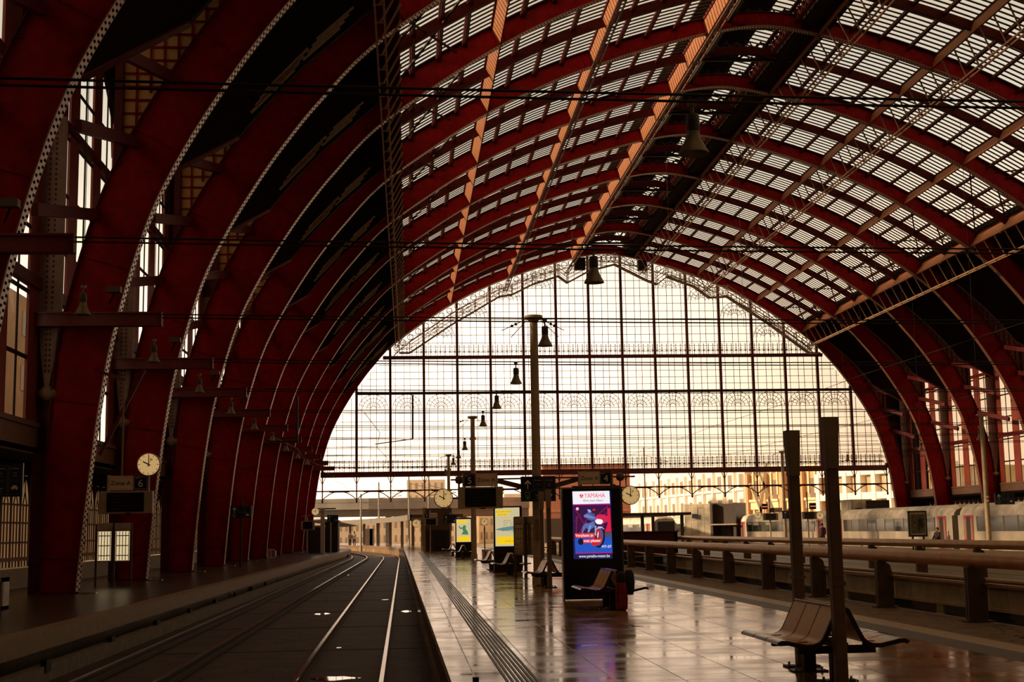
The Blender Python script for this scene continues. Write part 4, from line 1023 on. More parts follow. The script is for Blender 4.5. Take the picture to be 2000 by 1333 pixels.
# ------------------------------------------------------------------ red rucksack at the bench by the screen
rk = thing('rucksack', 'red and black rucksack standing by the bench at the advertising screen', 'rucksack', (4.30, 27.6, 0)); rk.scale = (.74, .8, .86)
RB = mat('red nylon', (.30, .012, .01), .6); BB = mat('black nylon', (.012, .01, .01), .7)
def blob(prof, sx, sy, n=16, sup=2.6):
    mb = MB(); vs = []; m = len(prof)
    for r, z in prof:
        for k in range(n):
            a = k*2*math.pi/n; c_, s_ = math.cos(a), math.sin(a)
            vs.append((sx*r*math.copysign(abs(c_)**(2/sup), c_), sy*r*math.copysign(abs(s_)**(2/sup), s_), z))
    fs = [(i*n+k, i*n+(k+1) % n, (i+1)*n+(k+1) % n, (i+1)*n+k) for i in range(m-1) for k in range(n)]+[tuple(range(n-1, -1, -1)), tuple((m-1)*n+k for k in range(n))]
    return mb.add(vs, fs)
blob([(.6, .0), (.95, .05), (1, .25), (.97, .5), (.8, .66), (.45, .74)], .17, .13).build('body', RB, rk, True)
blob([(.8, .62), (.95, .68), (.9, .80), (.6, .88), (.2, .9)], .15, .12).build('lid', BB, rk, True)
MB().xz([(-.11, .08), (.11, .08), (.1, .38), (-.1, .38)], -.175, -.11).build('front_pocket', RB, rk, bevel=.015)
for s in (-1, 1): MB().path([Vector((s*.1, -.13, .70)), Vector((s*.12, -.17, .5)), Vector((s*.12, -.16, .2))], .012).build('strap', BB, rk)
jk = MB(); jk = blob([(.5, .38), (.9, .42), (1, .6), (.9, .78), (.5, .86)], .15, .16).build('black_jacket', BB, None, True); jk.location = (4.50, 27.85, -.06); jk.scale = (.75, .9, 1)
tag(jk, 'black jacket draped over the bench by the advertising screen', 'jacket')
# ------------------------------------------------------------------ lit poster boxes
def poster_box(x, y, w, h, label):
    t = thing('poster_box', label, 'poster box', (x, y, 0), group='lit poster boxes on the island platform')
    MB().b2((-w/2, -.0, .0), (w/2, .26, h)).build('casing', mat('poster casing', (.02, .014, .011), .35), t, bevel=.015)
    MB().b2((-w/2-.06, -.06, 0), (w/2+.02, .3, .05)).build('base', BLK, t)
    return t
YEL = lit('poster yellow', (.95, .62, .015), .72); PGR = lit('poster grey', (.62, .53, .31), .72); INKL = lit('poster ink', (.05, .05, .03), 1.0); TEAL = lit('poster teal', (.10, .20, .20), .9)
p2 = poster_box(3.93, 53.6, 1.12, 2.58, 'larger lit poster with yellow bands and a grey blue wing drawing')
ps = MB().b2((-.50, -.02, 1.02), (.46, .0, 2.52)).build('poster', PGR, p2)
MB().b2((-.46, -.024, 2.32), (.12, -.02, 2.42)).b2((-.46, -.024, 2.20), (.02, -.02, 2.30)).b2((-.44, -.024, 1.10), (.46, -.02, 1.40)).build('yellow_band', YEL, ps)
text('sta jij soms ook stil', .075, (-.17, -.026, 2.365), INKL, ps); text('bij de trein?', .075, (-.22, -.026, 2.25), INKL, ps); text('reis slim verder', .07, (.1, -.026, 1.22), INKL, ps)
MB().xz([(-.50, 1.68), (-.2, 1.75), (.2, 1.80), (.46, 1.80), (.46, 1.72), (.2, 1.64), (-.2, 1.62)], -.026, -.02).build('wing', TEAL, ps)
ch = MB()
for a, b in (((-.15, 1.80), (-.15, 2.02)), ((.1, 1.80), (.1, 2.02)), ((-.15, 2.02), (.1, 2.02)), ((-.08, 1.80), (-.08, 1.95)), ((.16, 1.80), (.16, 2.0)), ((-.08, 1.95), (.03, 1.95)), ((-.45, 1.66), (.3, 1.58)), ((-.2, 1.63), (-.2, 1.58)), ((.2, 1.64), (.2, 1.56))): ch.bar((a[0], -.028, a[1]), (b[0], -.028, b[1]), .010, .004, up=(0, 1, 0))
ch.build('line_drawing', INKL, ps)
p3 = poster_box(3.5, 85.5, 1.05, 2.45, 'smaller lit poster with yellow bands and a green figure')
ps = MB().b2((-.46, -.02, .95), (.44, .0, 2.36)).build('poster', PGR, p3)
MB().b2((-.40, -.03, 2.12), (.2, -.02, 2.3)).b2((-.40, -.03, 1.0), (.40, -.02, 1.3)).build('yellow_band', YEL, ps)
MB().xz([(-.15, 1.42), (.28, 1.40), (.24, 1.6), (.12, 1.75), (.14, 1.95), (.0, 2.0), (-.06, 1.88), (-.2, 1.82), (-.26, 1.96), (-.32, 1.9), (-.24, 1.76), (-.08, 1.76), (-.04, 1.6)], -.03, -.02).build('green_figure', lit('poster green', (.05, .17, .06), .9), ps)
p4 = thing('poster_box', 'poster of a bird on grass in a dark frame before the white train', 'poster box', (at(1793, 1030, 84).x, 84, 0))
MB().b2((-.6, 0, .80), (.6, .16, 2.42)).build('casing', INK, p4); MB().b2((-.4, 0.02, 0), (-.3, .14, .82)).b2((.3, .02, 0), (.4, .14, .82)).build('leg', INK, p4)
pp = MB().b2((-.5, -.01, .92), (.5, 0, 2.32)).build('poster', mat('poster paper', (.55, .48, .34), .6), p4)
MB().b2((-.46, -.016, 1.0), (.46, -.01, 2.2)).build('meadow', mat('poster meadow', (.16, .14, .06), .7, scale=5, var=.7), pp)
MB().xz([(.02, 1.15), (.1, 1.1), (.16, 1.45), (.28, 1.3), (.34, 1.6), (.3, 1.85), (.14, 1.98), (.02, 1.86), (-.02, 1.6)], -.022, -.016).build('bird', mat('poster bird', (.05, .035, .03), .7), pp)
# ------------------------------------------------------------------ timetable cases
def case(x, y, rz, w, label, litc, grp, clear=False):
    t = thing('timetable_case', label, 'timetable case', (x, y, 0), rz, grp)
    if clear: MB().b2((-w/2, -.05, .80), (w/2, .05, .85)).b2((-w/2, -.05, 1.82), (w/2, .05, 1.86)).b2((-w/2, -.05, .8), (-w/2+.035, .05, 1.86)).b2((w/2-.035, -.05, .8), (w/2, .05, 1.86)).build('cabinet', mat('cabinet bronze', (.32, .21, .13), .4, metal=.4), t)
    else: MB().b2((-w/2, -.05, .80), (w/2, .05, 1.86)).build('cabinet', mat('cabinet bronze', (.32, .21, .13), .4, metal=.4), t)
    MB().b2((-w/2, -.045, 1.86), (w/2, .045, 2.10)).build('header', mat('header cream', (.50, .40, .31), .5), t)
    pn = MB().b2((-w/2+.035, -.056, .85), (w/2-.035, -.05, 1.82)).build('pane', litc, t)
    mb = MB()
    for k in range(5): mb.b2((-w/2+.06+k*(w-.12)/4-.012, -.06, .86), (-w/2+.06+k*(w-.12)/4+.012, -.056, 1.81))
    for k in range(3): mb.b2((-w/2+.05, -.06, 1.0+k*.33), (w/2-.05, -.056, 1.03+k*.33))
    tag(mb.build('sheet_lines', mat('sheet lines', (.16, .12, .08), .5), t), kind='stuff')
    for s in (-1, 1):
        lg = MB().b2((s*(w/2+.015)-.035, -.04, 0), (s*(w/2+.015)+.035, .04, 2.08)).build('leg', mat('case leg', (.11, .08, .06), .45, metal=.3), t)
        MB().b2((s*(w/2+.015)-.09, -.07, 0), (s*(w/2+.015)+.09, .07, .015)).build('foot', STL, lg)
    return t
LC = mat('lit timetable', (.6, .52, .38), .25, emit=(1.0, .78, .44), estr=.5, scale=16, var=.5)
c = atz(202, 1146); case(c.x, c.y, math.radians(8), .50, 'lit timetable case on the left platform, left one of the pair', LC, 'lit timetable cases')
case(c.x+.62, c.y-.1, math.radians(8), .52, 'lit timetable case on the left platform, right one of the pair', LC, 'lit timetable cases')
RC = mat('glazed timetable', (.55, .44, .30), .07, metal=.55, scale=16, var=.4, spec=1)
case(3.84, 46.7, math.radians(-62), .62, 'timetable case by the mast, left one of the pair', RC, 'timetable cases by the mast', True)
case(4.16, 46.4, math.radians(-62), .62, 'timetable case by the mast, right one of the pair', RC, 'timetable cases by the mast', True)
# ------------------------------------------------------------------ recycling bins
def bins(x, y, rz, label, w=.84, h=.74):
    t = thing('recycling_bin', label, 'recycling bin', (x, y, 0), rz)
    MB().b2((-w/2, -.25, h-.1), (w/2, .25, h)).b2((-w/2, -.25, 0), (w/2, .25, .08)).b2((-w/2, -.25, .0), (-w/2+.05, .25, h)).b2((w/2-.05, -.25, 0), (w/2, .25, h)).build('frame', mat('pale bin frame', (.62, .55, .50), .5), t)
    for k, col in enumerate(((.70, .58, .48), (.60, .03, .05), (.62, .50, .42), (.50, .04, .14), (.09, .22, .34))):
        x0 = -w/2+.05+k*(w-.1)/5; MB().b2((x0, -.235, .08), (x0+(w-.1)/5, .23, h-.1)).build('coloured_panel', mat('bin panel %d' % k, col, .5), t)
    return t
bins(-9.83, 33.2, 0, 'striped recycling bin at the left edge of the picture')
bins(at(530, 1080, 95).x, 95, 0, 'pale bin at the foot of a far left rib', .62, .62)
bins(at(951, 1085, 74).x, 74, 0, 'pale red bin behind the bench at the larger yellow poster', .5, .62)
# ------------------------------------------------------------------ beams, span wires, bell lamps
LAMP = mat('lamp bronze', (.20, .155, .10), .42, metal=.35)
lampP = None
def bell_lamp(x, y, zb, label, grp, rod):
    global lampP
    if lampP is None:
        t = thing('bell_lamp', label, 'lamp', (x, y, zb), group=grp)
        MB().lathe([(.235, 0), (.225, .03), (.175, .12), (.125, .23), (.10, .32), (.095, .37), (.08, .37), (.11, .23), (.16, .12), (.215, .02), (.235, 0)], n=24).build('shade', LAMP, t, True)
        MB().lathe([(0, .35), (.10, .35), (.105, .40), (.105, .58), (.09, .62), (0, .63)], n=20).build('housing', mat('lamp housing', (.05, .035, .025), .45), t, True)
        MB().lathe([(0, .18), (.06, .2), (.07, .26), (.05, .33), (0, .36)], n=12).build('bulb', mat('unlit bulb', (.45, .4, .32), .3), t, True)
        MB().tube((0, 0, .62), (0, 0, .80), .025).box((0, 0, .80), (.14, .08, .09)).build('hook', LAMP, t)
        for k in range(3): MB().tube((0, 0, .8), (0, 0, .81), .006) 
        lampP = t; return t
    return dup(lampP, (x, y, zb), label, group=grp)
for i, y in enumerate(RY):
    bell_lamp(4.38-.045*i, y, 7.28, 'bell lamp over the island platform, %s from the viewer' % ORD[i], 'bell lamps over the island platform', 0)
lamps_left = []
for i in range(9):
    y = 38.6+BAY*i
    t = bell_lamp(-9.1, y, 7.86, 'bell lamp in front of the left wall, %s from the viewer' % ORD[i], 'bell lamps along the left wall', 1)
    MB().tube((0, 0, .8), (0, 0, 22.6-7.86), .012, n=6).build('cable', IRON, t)
for x, y, z, lab in ((at(1655, 893, 134).x, 134, at(1655, 900, 134).z, 'bell lamp seen small right of the tallest bench post'), (at(1915, 860, 80).x, 80, at(1915, 860, 80).z, 'bell lamp before the right wall windows near the picture edge'), (at(1800, 895, 110).x, 110, at(1800, 880, 110).z, 'bell lamp before the dark ribs of the right wall')):
    t = bell_lamp(x, y, z, lab, 'bell lamps on the right', 1)
    MB().tube((0, 0, .8), (0, 0, (23.2 if abs(x-CX) > 21 else z_at(OUT, abs(x-CX))+.3)-z), .012, n=6).build('cable', IRON, t)
for i, y in enumerate(RY[1:]):
    b = thing('cantilever_beam', 'dark red cantilever beam on the left ribs, %s from the viewer' % ORD[i], 'cantilever beam', group='cantilever beams along the left ribs')
    MB().b2((-11.2, y-.52, 7.92), (-7.42, y-.34, 8.30)).b2((-11.2, y-.60, 8.27), (-7.42, y-.26, 8.32)).b2((-11.2, y-.60, 7.90), (-7.42, y-.26, 7.95)).build('beam', mat('beam red', (.18, .008, .006), .45), b)
    MB().b2((-7.42, y-.58, 7.90), (-7.33, y-.28, 8.32)).build('end_plate', REDD, b)
for i, y in enumerate(RY):
    sw = thing('span_wire', 'pair of span wires stretched across the hall, %s from the viewer' % ORD[i], 'span wire', group='span wires across the hall')
    x0, x1 = -7.35, CX+29.3; yy = y-.02
    for dz in (0, -.105):
        pts = [Vector((x0+(x1-x0)*t/12, yy-.42*(1-t/12), 8.26+dz-.22*(1-((t-6)/6)**2)-(.12*t/12))) for t in range(13)]
        MB().path(pts, .021, 6).build('wire', IRON, sw)
# flood lights on the left ribs
for i, y in enumerate(RY[1:6]):
    f = thing('floodlight', 'small floodlight on the left rib, %s from the viewer' % ORD[i], 'floodlight', (-8.75, y-.55, 9.0), group='floodlights on the left ribs')
    MB().box((0, 0, 0), (.42, .25, .18)).build('head', mat('floodlight grey', (.10, .07, .05), .5), f); MB().bar((0, .05, -.1), (-.2, .35, -.35), .04).build('bracket', IRON, f)
# overhead line drops and contact wires
for u0, v0, v1, y, u1, v2, lab in ((806, 772, 858, 74, 733, 868, 'overhead line drop post left of the centre with a long arm'), (580, 775, 864, 52.3, 520, 862, 'overhead line drop post in front of the left ribs')):
    t = thing('line_drop_post', lab, 'drop post')
    MB().bar(at(u0, v0, y), at(u0, v1, y), .10).build('post', mat('drop post blue grey', (.05, .035, .04), .5), t); MB().bar(at(u0, v1, y), at(u1, v2, y), .05).build('arm', IRON, t)
for x, z, sl, y0, y1, lab in ((-1.15, 5.3, 1, 42, 128, 'contact wire above the island side track'), (-4.9, 5.3, 1, 52, 128, 'contact wire above the left platform track'), (17.2, 7.2, 0, 24, 150, 'contact wire running back over the open shaft'), (24.0, 7.0, 0, 40, 150, 'contact wire over the far platform')):
    w = thing('contact_wire', lab, 'wire')
    mb = MB(); n = 10
    for k in range(n):
        a, b = y0+(y1-y0)*k/n, y0+(y1-y0)*(k+1)/n
        mb.tube((x+(.15 if k % 2 else -.15), a, z), (x+(-.15 if k % 2 else .15), b, z), .011, n=5)
    mb.build('wire', IRON, w)
# thin vertical drop wires from the roof
for i, (u, v0, v1, y) in enumerate(((1292, 0, 495, 96), (1432, 120, 640, 104), (1683, 0, 560, 92), (1555, 480, 640, 120), (1110, 130, 500, 118))):
    a, b = at(u, max(v0, 30), y), at(u+5, v1, y)
    f = abs(a.x-CX); zt2 = z_at(OUT, f)-.3 if f < 21 else a.z
    o = MB().tube((a.x, y, b.z), (a.x, y, max(zt2+.5, b.z+1)), .014, n=5).build('drop_wire', IRON); tag(o, 'thin vertical wire hanging from the glass roof, %s from the left' % ('second', 'third', 'fifth', 'fourth', 'first')[i], 'wire', 'drop wires from the roof')
# puddles and leaves between the rails
PUD = mat('still water', (.05, .04, .03), .03, var=.02)
for u, v, rx, ry, lab in ((628, 1200, .26, .5, 'bright puddle left of the bright rails'), (794, 1195, .17, .55, 'bright puddle right of the rail by the island platform'), (655, 1326, .42, .35, 'large puddle between the bright rails at the picture bottom'), (662, 1266, .06, .15, 'tiny puddle between the bright rails'), (676, 1124, .25, .9, 'small puddle far between the tracks'), (752, 1172, .15, .3, 'small puddle between the bright rails halfway')):
    c = atz(u, v, -.895); rnd = random.Random(u)
    pts = [(c.x+rx*(.75+.4*rnd.random())*math.cos(t*math.pi/8), c.y+ry*(.75+.4*rnd.random())*math.sin(t*math.pi/8)) for t in range(16)]
    tag(MB().xy(pts, -.9, -.893).build('puddle', PUD), lab, 'puddle')
lv = MB(); rnd = random.Random(3)
for k in range(900):
    x = rnd.choice((rnd.gauss(.25, .12), rnd.uniform(-3.9, -2.1), rnd.gauss(-2.9, .4))); y = 16+rnd.random()**1.6*70; s = rnd.uniform(.02, .05); a = rnd.random()*6
    lv.add([(x+s*math.cos(a+q), y+s*math.sin(a+q)*1.6, -.893+rnd.random()*.02) for q in (0, 1.6, 3.1, 4.7)], [(0, 1, 2, 3)])
tag(lv.build('fallen_leaves', mat('rusty leaves', (.10, .035, .018), .8, scale=2, var=.5)), 'scattered brown leaves and litter between the tracks', 'leaves', kind='stuff')
lv = MB()
for k in range(500):
    x = rnd.uniform(8.3, 9.9); y = 18+rnd.random()*50; s = rnd.uniform(.02, .05); a = rnd.random()*6
    lv.add([(x+s*math.cos(a+q), y+s*math.sin(a+q)*1.6, .003+rnd.random()*.01) for q in (0, 1.6, 3.1, 4.7)], [(0, 1, 2, 3)])
tag(lv.build('fallen_leaves', mat('rusty leaves', (.1, .035, .018))), 'dry leaves gathered on the strip under the near handrail', 'leaves', kind='stuff')
o = MB().tube((-.02+.62+.12, 14.9, 0), (.72, 14.9, .09), .035).build('bollard_stub', BLK); tag(o, 'small dark stub at the platform edge at the picture bottom', 'stub')
# cable and box clutter below the left platform
cl = thing('cable_bracket', 'row of cable brackets below the left platform edge', 'cable bracket')
for k in range(14): MB().box((-6.46, 20+k*5.4, -.62), (.10, .35, .22)).build('bracket', IRON, cl)
# ------------------------------------------------------------------ train
TW = mat('train pale paint', (.56, .47, .38), .45, scale=2, var=.1); TR_ = mat('train dirty roof', (.60, .52, .44), .6, scale=1.3, var=.35); TG = mat('train window glass', (.03, .035, .035), .08); TRD = mat('train red door', (.55, .03, .05), .45); TDK = mat('train underframe', (.02, .016, .014), .7)
def coach(p0, p1, label, doors, grp='coaches of the white train'):
    """p0 near end (x,y) of the platform side, p1 far end"""
    d = Vector((p1[0]-p0[0], p1[1]-p0[1])); L = d.length; rz = math.atan2(-d.x, d.y)
    t = thing('train_coach', label, 'train coach', (p0[0], p0[1], 0), rz, grp)
    sec = [(0, -.25), (0, 2.05), (.05, 2.35), (.22, 2.62), (.55, 2.80), (1.4, 2.88), (2.25, 2.80), (2.58, 2.62), (2.75, 2.35), (2.8, 2.05), (2.8, -.25)]
    body = [(0, -.25), (0, 2.12), (2.8, 2.12), (2.8, -.25)]
    MB().xz(body, .15, L-.15).build('body', TW, t)
    roof = [(0, 2.12)]+sec[2:9]+[(2.8, 2.12)]
    mb = MB().xz(roof, .5, L-.5)
    r2 = [(1.4+(x-1.4)*.9, 2.12+(z-2.12)*.72) for x, z in roof]
    mb.slab([(x, .5, z) for x, z in roof], [(x, .16, z) for x, z in r2], [(x, .17, 2.12) for x, z in r2], [(x, .5, 2.12) for x, z in roof]); mb.slab([(x, L-.5, z) for x, z in roof], [(x, L-.16, z) for x, z in r2], [(x, L-.17, 2.12) for x, z in r2], [(x, L-.5, 2.12) for x, z in roof])
    mb.build('roof', TR_, t)
    wn = int((L-7)/1.9)
    band = MB().b2((-.015, 3.2, 1.08), (.02, L-3.2, 2.02)).build('window_band', TG, t)
    for k in range(wn+1): MB().b2((-.022, 3.2+k*(L-6.4)/wn-.08, 1.08), (.01, 3.2+k*(L-6.4)/wn+.08, 2.02)).build('window_bar', mat('window bar', (.10, .085, .07), .5), band)
    for k in range(0, wn, 2): MB().b2((-.02, 3.35+k*(L-6.4)/wn, 1.7), (.0, 3.2+(k+1)*(L-6.4)/wn-.15, 1.98)).build('pale_blind', mat('window blind', (.30, .29, .25), .5), band)
    for yy in doors:
        y0 = yy if yy > 0 else L+yy
        dr = MB().b2((-.03, y0, -.2), (.02, y0+1.5, 2.1)).build('door', TRD, t)
        MB().b2((-.035, y0+.45, -.1), (-.028, y0+1.05, 2.02)).build('door_gap', mat('door gap dark', (.05, .035, .02), .6), dr)
        for a, b in ((.1, .36), (1.14, 1.4)): MB().b2((-.04, y0+a, .55), (-.028, y0+b, 1.85)).build('door_glass', mat('door glass', (.30, .25, .14), .3), dr)
    MB().b2((.25, 1.5, -.72), (2.55, 5, -.25)).b2((.25, L-5, -.72), (2.55, L-1.5, -.25)).b2((.5, 8, -.6), (2.3, L-8, -.25)).build('underframe', TDK, t)
    MB().b2((.4, -.35, -.1), (2.4, .16, 2.3)).build('gangway', TDK, t)
    return t
coach((36.4, 62.2), (36.4, 88.4), 'white train coach at the right edge of the picture', (1.2, -2.6))
coach((36.4, 89.1), (36.4, 115.3), 'white train coach with red doors behind the bird poster', (1.2, -2.6))
coach((36.3, 116.2), (34.7, 142.2), 'white train coach behind the two bench posts', (1.2, -2.6))
coach((34.6, 143.0), (31.0, 168.8), 'grey looking train coach behind the glazed lift tower', (1.2, -2.6))
coach((27.5, 152), (23.8, 177), 'grey train coach behind the black advertising screen and canopy', (1.2, -2.6), 'coaches of the far grey train')
o = MB().b2((36.9, 55, -.98), (37.0, 170, -.75)).b2((38.4, 55, -.98), (38.5, 170, -.75)).build('rail', RAILM); tag(o, 'pair of rails under the white train', 'rail')
# ------------------------------------------------------------------ lift towers, canopy, red enclosure
LG = frosted('milky lift glass', (.95, .88, .74))
lt = thing('lift_tower', 'milky glass lift tower with dark metal entrance on the far platform', 'lift tower', (at(1345, 1020, 142).x, 144, 0), math.radians(-32))
MB().b2((0, 0, 0), (2.9, .03, 4.05)).b2((0, .03, 0), (.03, 3.4, 4.05)).build('glass_walls', LG, lt); mb = MB()
for k in range(5): mb.b2((k*.725-.012, -.012, 0), (k*.725+.012, 0, 4.05))
for k in range(5): mb.b2((0, -.012, k*.98), (2.9, 0, k*.98+.025))
mb.build('joints', GREY, lt)
MB().b2((2.9, -.1, 0), (3.15, 3.4, 4.1)).b2((5.4, -.1, 0), (5.7, 3.4, 4.1)).b2((3.15, .5, 1.9), (5.4, 3.4, 4.0)).b2((3.15, 1.4, 0), (5.4, 3.4, 1.9)).build('metal_frame', mat('lift metal', (.075, .055, .045), .5), lt)
MB().b2((3.0, -.4, 1.78), (5.8, .6, 1.92)).build('entrance_shelf', GREY, lt); MB().b2((3.6, 1.36, 0), (4.1, 1.4, 1.75)).b2((4.15, 1.36, 0), (4.65, 1.4, 1.75)).build('door_leaf', mat('lift door', (.16, .11, .07), .4), lt)
MB().b2((.9, -.2, 2.55), (1.5, -.16, 3.0)).build('sign', NAVY2, lt); MB().bar((1.2, -.18, 3.0), (1.2, -.18, 3.75), .03).bar((1.2, -.18, 3.75), (1.85, -.18, 3.75), .03).build('sign_hook', GREY, lt)
l2 = thing('lift_tower', 'pale lift tower with dark top seen behind the train roof', 'lift tower', (at(1662, 990, 128).x, 128, 0))
MB().b2((0, 0, 0), (1.5, .03, 4.0)).b2((0, .03, 0), (.03, 3, 4.0)).build('glass_walls', LG, l2); MB().b2((1.5, 0, 0), (3.8, 3, 3.9)).build('metal_frame', mat('lift metal', (.07, .05, .04), .5), l2); MB().b2((.35, -.2, 2.7), (1.0, -.15, 3.15)).build('sign', NAVY2, l2)
cp = thing('platform_canopy', 'dark flat platform canopy behind the black advertising screen', 'canopy', (0, 0, 0))
MB().b2((19.4, 124, 2.75), (26, 152, 2.95)).build('roof', mat('canopy grey', (.10, .075, .065), .6), cp)
mb = MB()
for k in range(60): mb.b2((19.4+k*.11, 123.9, 2.95), (19.4+k*.11+.06, 152, 3.0))
mb.build('corrugation', mat('canopy sheet', (.16, .12, .10), .6), cp)
for x, y in ((25.3, 125), (21.6, 125), (25.3, 140), (21.6, 140)): MB().b2((x-.14, y-.14, 0), (x+.14, y+.14, 2.75)).build('post', mat('canopy post', (.11, .085, .075), .6), cp)
re_ = thing('barrier_wall', 'dark red low enclosure beyond the end of the open shaft', 'enclosure')
MB().b2((12.4, 80.5, 0), (16.0, 81, 1.38)).b2((15.8, 80.5, 0), (16.0, 92, 1.38)).build('panel', mat('dark red board', (.085, .008, .008), .6), re_); MB().b2((12.3, 80.4, 1.38), (16.05, 81.1, 1.44)).build('coping', REDD, re_)
lb = thing('lift_box', 'dark brown lift box with panelled lower half at the island platform end', 'lift box', (at(829, 1075, 114.5).x, 114.5, 0))
MB().b2((.1, 0, 0), (2.25, 3, 1.72)).build('lower_block', mat('lift box dark', (.05, .036, .027), .6), lb); MB().b2((.1, -.1, 1.72), (2.3, 3, 3.55)).build('upper_block', mat('lift box brown', (.13, .085, .06), .6), lb)
for k in range(4): MB().b2((.8+k*.3, -.03, .05), (1.05+k*.3, 0, 1.6)).build('door_panel', mat('lift box panel', (.025, .018, .014), .4), lb)
MB().b2((-.12, -.12, 0), (.1, .1, 3.6)).build('corner_post', KERB, lb)
wp = thing('white_pillar', 'pale square pillar at the end of the left platform', 'pillar', (at(630, 1078, 116).x, 116, 0))
MB().b2((-.17, -.17, 0), (.17, .17, 3.7)).build('shaft', mat('pillar white', (.62, .55, .46), .6), wp); MB().b2((-.75, -.1, 3.62), (1.1, .1, 3.72)).build('cross_bar', IRON, wp)
o = thing('shelter', 'dark shelter box left of the pale pillar', 'shelter', (at(613, 1080, 118).x, 118, 0)); MB().b2((-.75, 0, 0), (.7, 3, 2.15)).build('walls', mat('shelter dark', (.035, .022, .018), .7), o); MB().b2((-.85, -.1, 2.15), (.8, 3.1, 2.3)).build('roof', GREY, o)
o = thing('shelter', 'dark shelter box right of the pale pillar', 'shelter', (at(641, 1075, 122).x, 122, 0)); MB().b2((-.3, 0, 0), (.85, 3, 2.6)).build('walls', mat('shelter dark', (.035, .022, .018)), o); MB().b2((-.4, -.1, 2.6), (.95, 3.1, 2.75)).build('roof', GREY, o)
# ------------------------------------------------------------------ outside: viaduct, curved canopies, masts, buildings
GV = mat('viaduct concrete', (.30, .27, .235), .8, scale=.5)
vd = thing('viaduct', 'grey concrete viaduct crossing beyond the left part of the hall', 'viaduct')
A = [(-46, 226), (-24, 218), (-6, 214), (8, 216), (20, 224)]
MB().slab([(x, y, 5.2-.0*i) for i, (x, y) in enumerate(A)], [(x, y+9, 5.2) for x, y in A], [(x, y+9, 6.3) for x, y in A], [(x, y, 6.3) for x, y in A]).build('deck', GV, vd)
MB().slab([(x, y+1.5, 4.3-.10*i) for i, (x, y) in enumerate(A)], [(x, y+7, 4.3-.1*i) for i, (x, y) in enumerate(A)], [(x, y+8, 5.2) for x, y in A], [(x, y+1, 5.2) for x, y in A]).build('girder', mat('viaduct shaded underside', (.20, .18, .155), .8), vd)  # darker copy of the deck concrete, underside shade put into its colour
MB().slab([(x, y-.05, 6.3) for x, y in A], [(x, y+.1, 6.3) for x, y in A], [(x, y+.1, 6.9) for x, y in A], [(x, y-.05, 6.9) for x, y in A]).build('parapet', GV, vd)
for x, y in ((-16, 220), (-3, 219), (9, 220)): MB().tube((x, y, -1.2), (x, y, 4.4), .5).build('pier', GV, vd, True)
cc = thing('platform_canopy', 'curved grey canopy over the island platform outside the hall', 'canopy')
ys = ybands(136, 225, 8); cx = lambda y, o_: bend(3.2+o_, y)
A = [(cx(y, -2.3), y, 2.55+.25*math.sin(k)) for k, y in enumerate(ys)]
mb = MB().slab([(cx(y, -2.6), y, 3.0) for y in ys], [(cx(y, 2.6), y, 3.0) for y in ys], [(cx(y, 2.6), y, 3.3) for y in ys], [(cx(y, -2.6), y, 3.3) for y in ys]); mb.build('roof', mat('curved canopy grey', (.15, .125, .10), .7), cc)
MB().slab([(cx(y, -2.7), y, 2.75) for y in ys], [(cx(y, -2.5), y, 2.75) for y in ys], [(cx(y, -2.5), y, 3.35) for y in ys], [(cx(y, -2.7), y, 3.35) for y in ys]).build('fascia', mat('curved canopy grey', (.15, .125, .10)), cc)
for y in ys[1:-1]: MB().b2((cx(y, -.17), y-.17, 0), (cx(y, .17), y+.17, 3.0)).build('column', mat('canopy column', (.16, .135, .115), .7), cc)
ck = thing('platform_canopy', 'grey sloped canopy beyond the pale pillar on the left platform', 'canopy')
MB().add([(-8.6, 140, 3.0), (-5.4, 146, 2.3), (-7.6, 160, 2.3), (-11.5, 150, 3.0), (-8.6, 140, 3.15), (-5.4, 146, 2.4), (-7.6, 160, 2.4), (-11.5, 150, 3.15)], [(0, 1, 2, 3), (4, 5, 6, 7), (0, 1, 5, 4), (1, 2, 6, 5), (2, 3, 7, 6), (3, 0, 4, 7)]).build('roof', mat('sloped canopy grey', (.20, .165, .13), .7), ck)
for x, y in ((-8.4, 146), (-9.2, 152)): MB().b2((x-.15, y-.15, -.2), (x+.15, y+.15, 2.6)).build('post', GREY, ck)
bx = thing('kiosk_box', 'pair of pale grey cabinets at the far end of the tracks', 'cabinet')
for u, w in ((714, .9), (722, .55)): c = at(u, 1055, 178); MB().b2((c.x, 178, -.2), (c.x+w, 179, 2.1)).build('cabinet', mat('cabinet grey', (.33, .29, .25), .6), bx)
for i, (u, y, h, lab) in enumerate(((740, 190, 9.5, 'thin catenary mast beyond the hall, left of the middle'), (799, 180, 10, 'thin catenary mast beyond the hall near the curved canopy'), (705, 175, 7.5, 'short catenary mast over the far curve'), (838, 160, 9, 'catenary mast just beyond the end screen'), (1262, 175, 13, 'catenary mast before the white office facade'))):
    c = at(u, 1040, y); m = thing('catenary_mast', lab, 'catenary mast', (c.x, y, -1), group='catenary masts outside the hall')
    MB().tube((0, 0, 0), (0, 0, h), .14, .10, 10).build('pole', mat('galvanised grey', (.30, .27, .24), .6), m); MB().bar((0, 0, h-2.2), (3.2, 0, h-1.9), .07).bar((0, 0, h-1.0), (3.2, 0, h-1.9), .05).build('bracket_arm', mat('galvanised grey', (.3, .27, .24)), m)
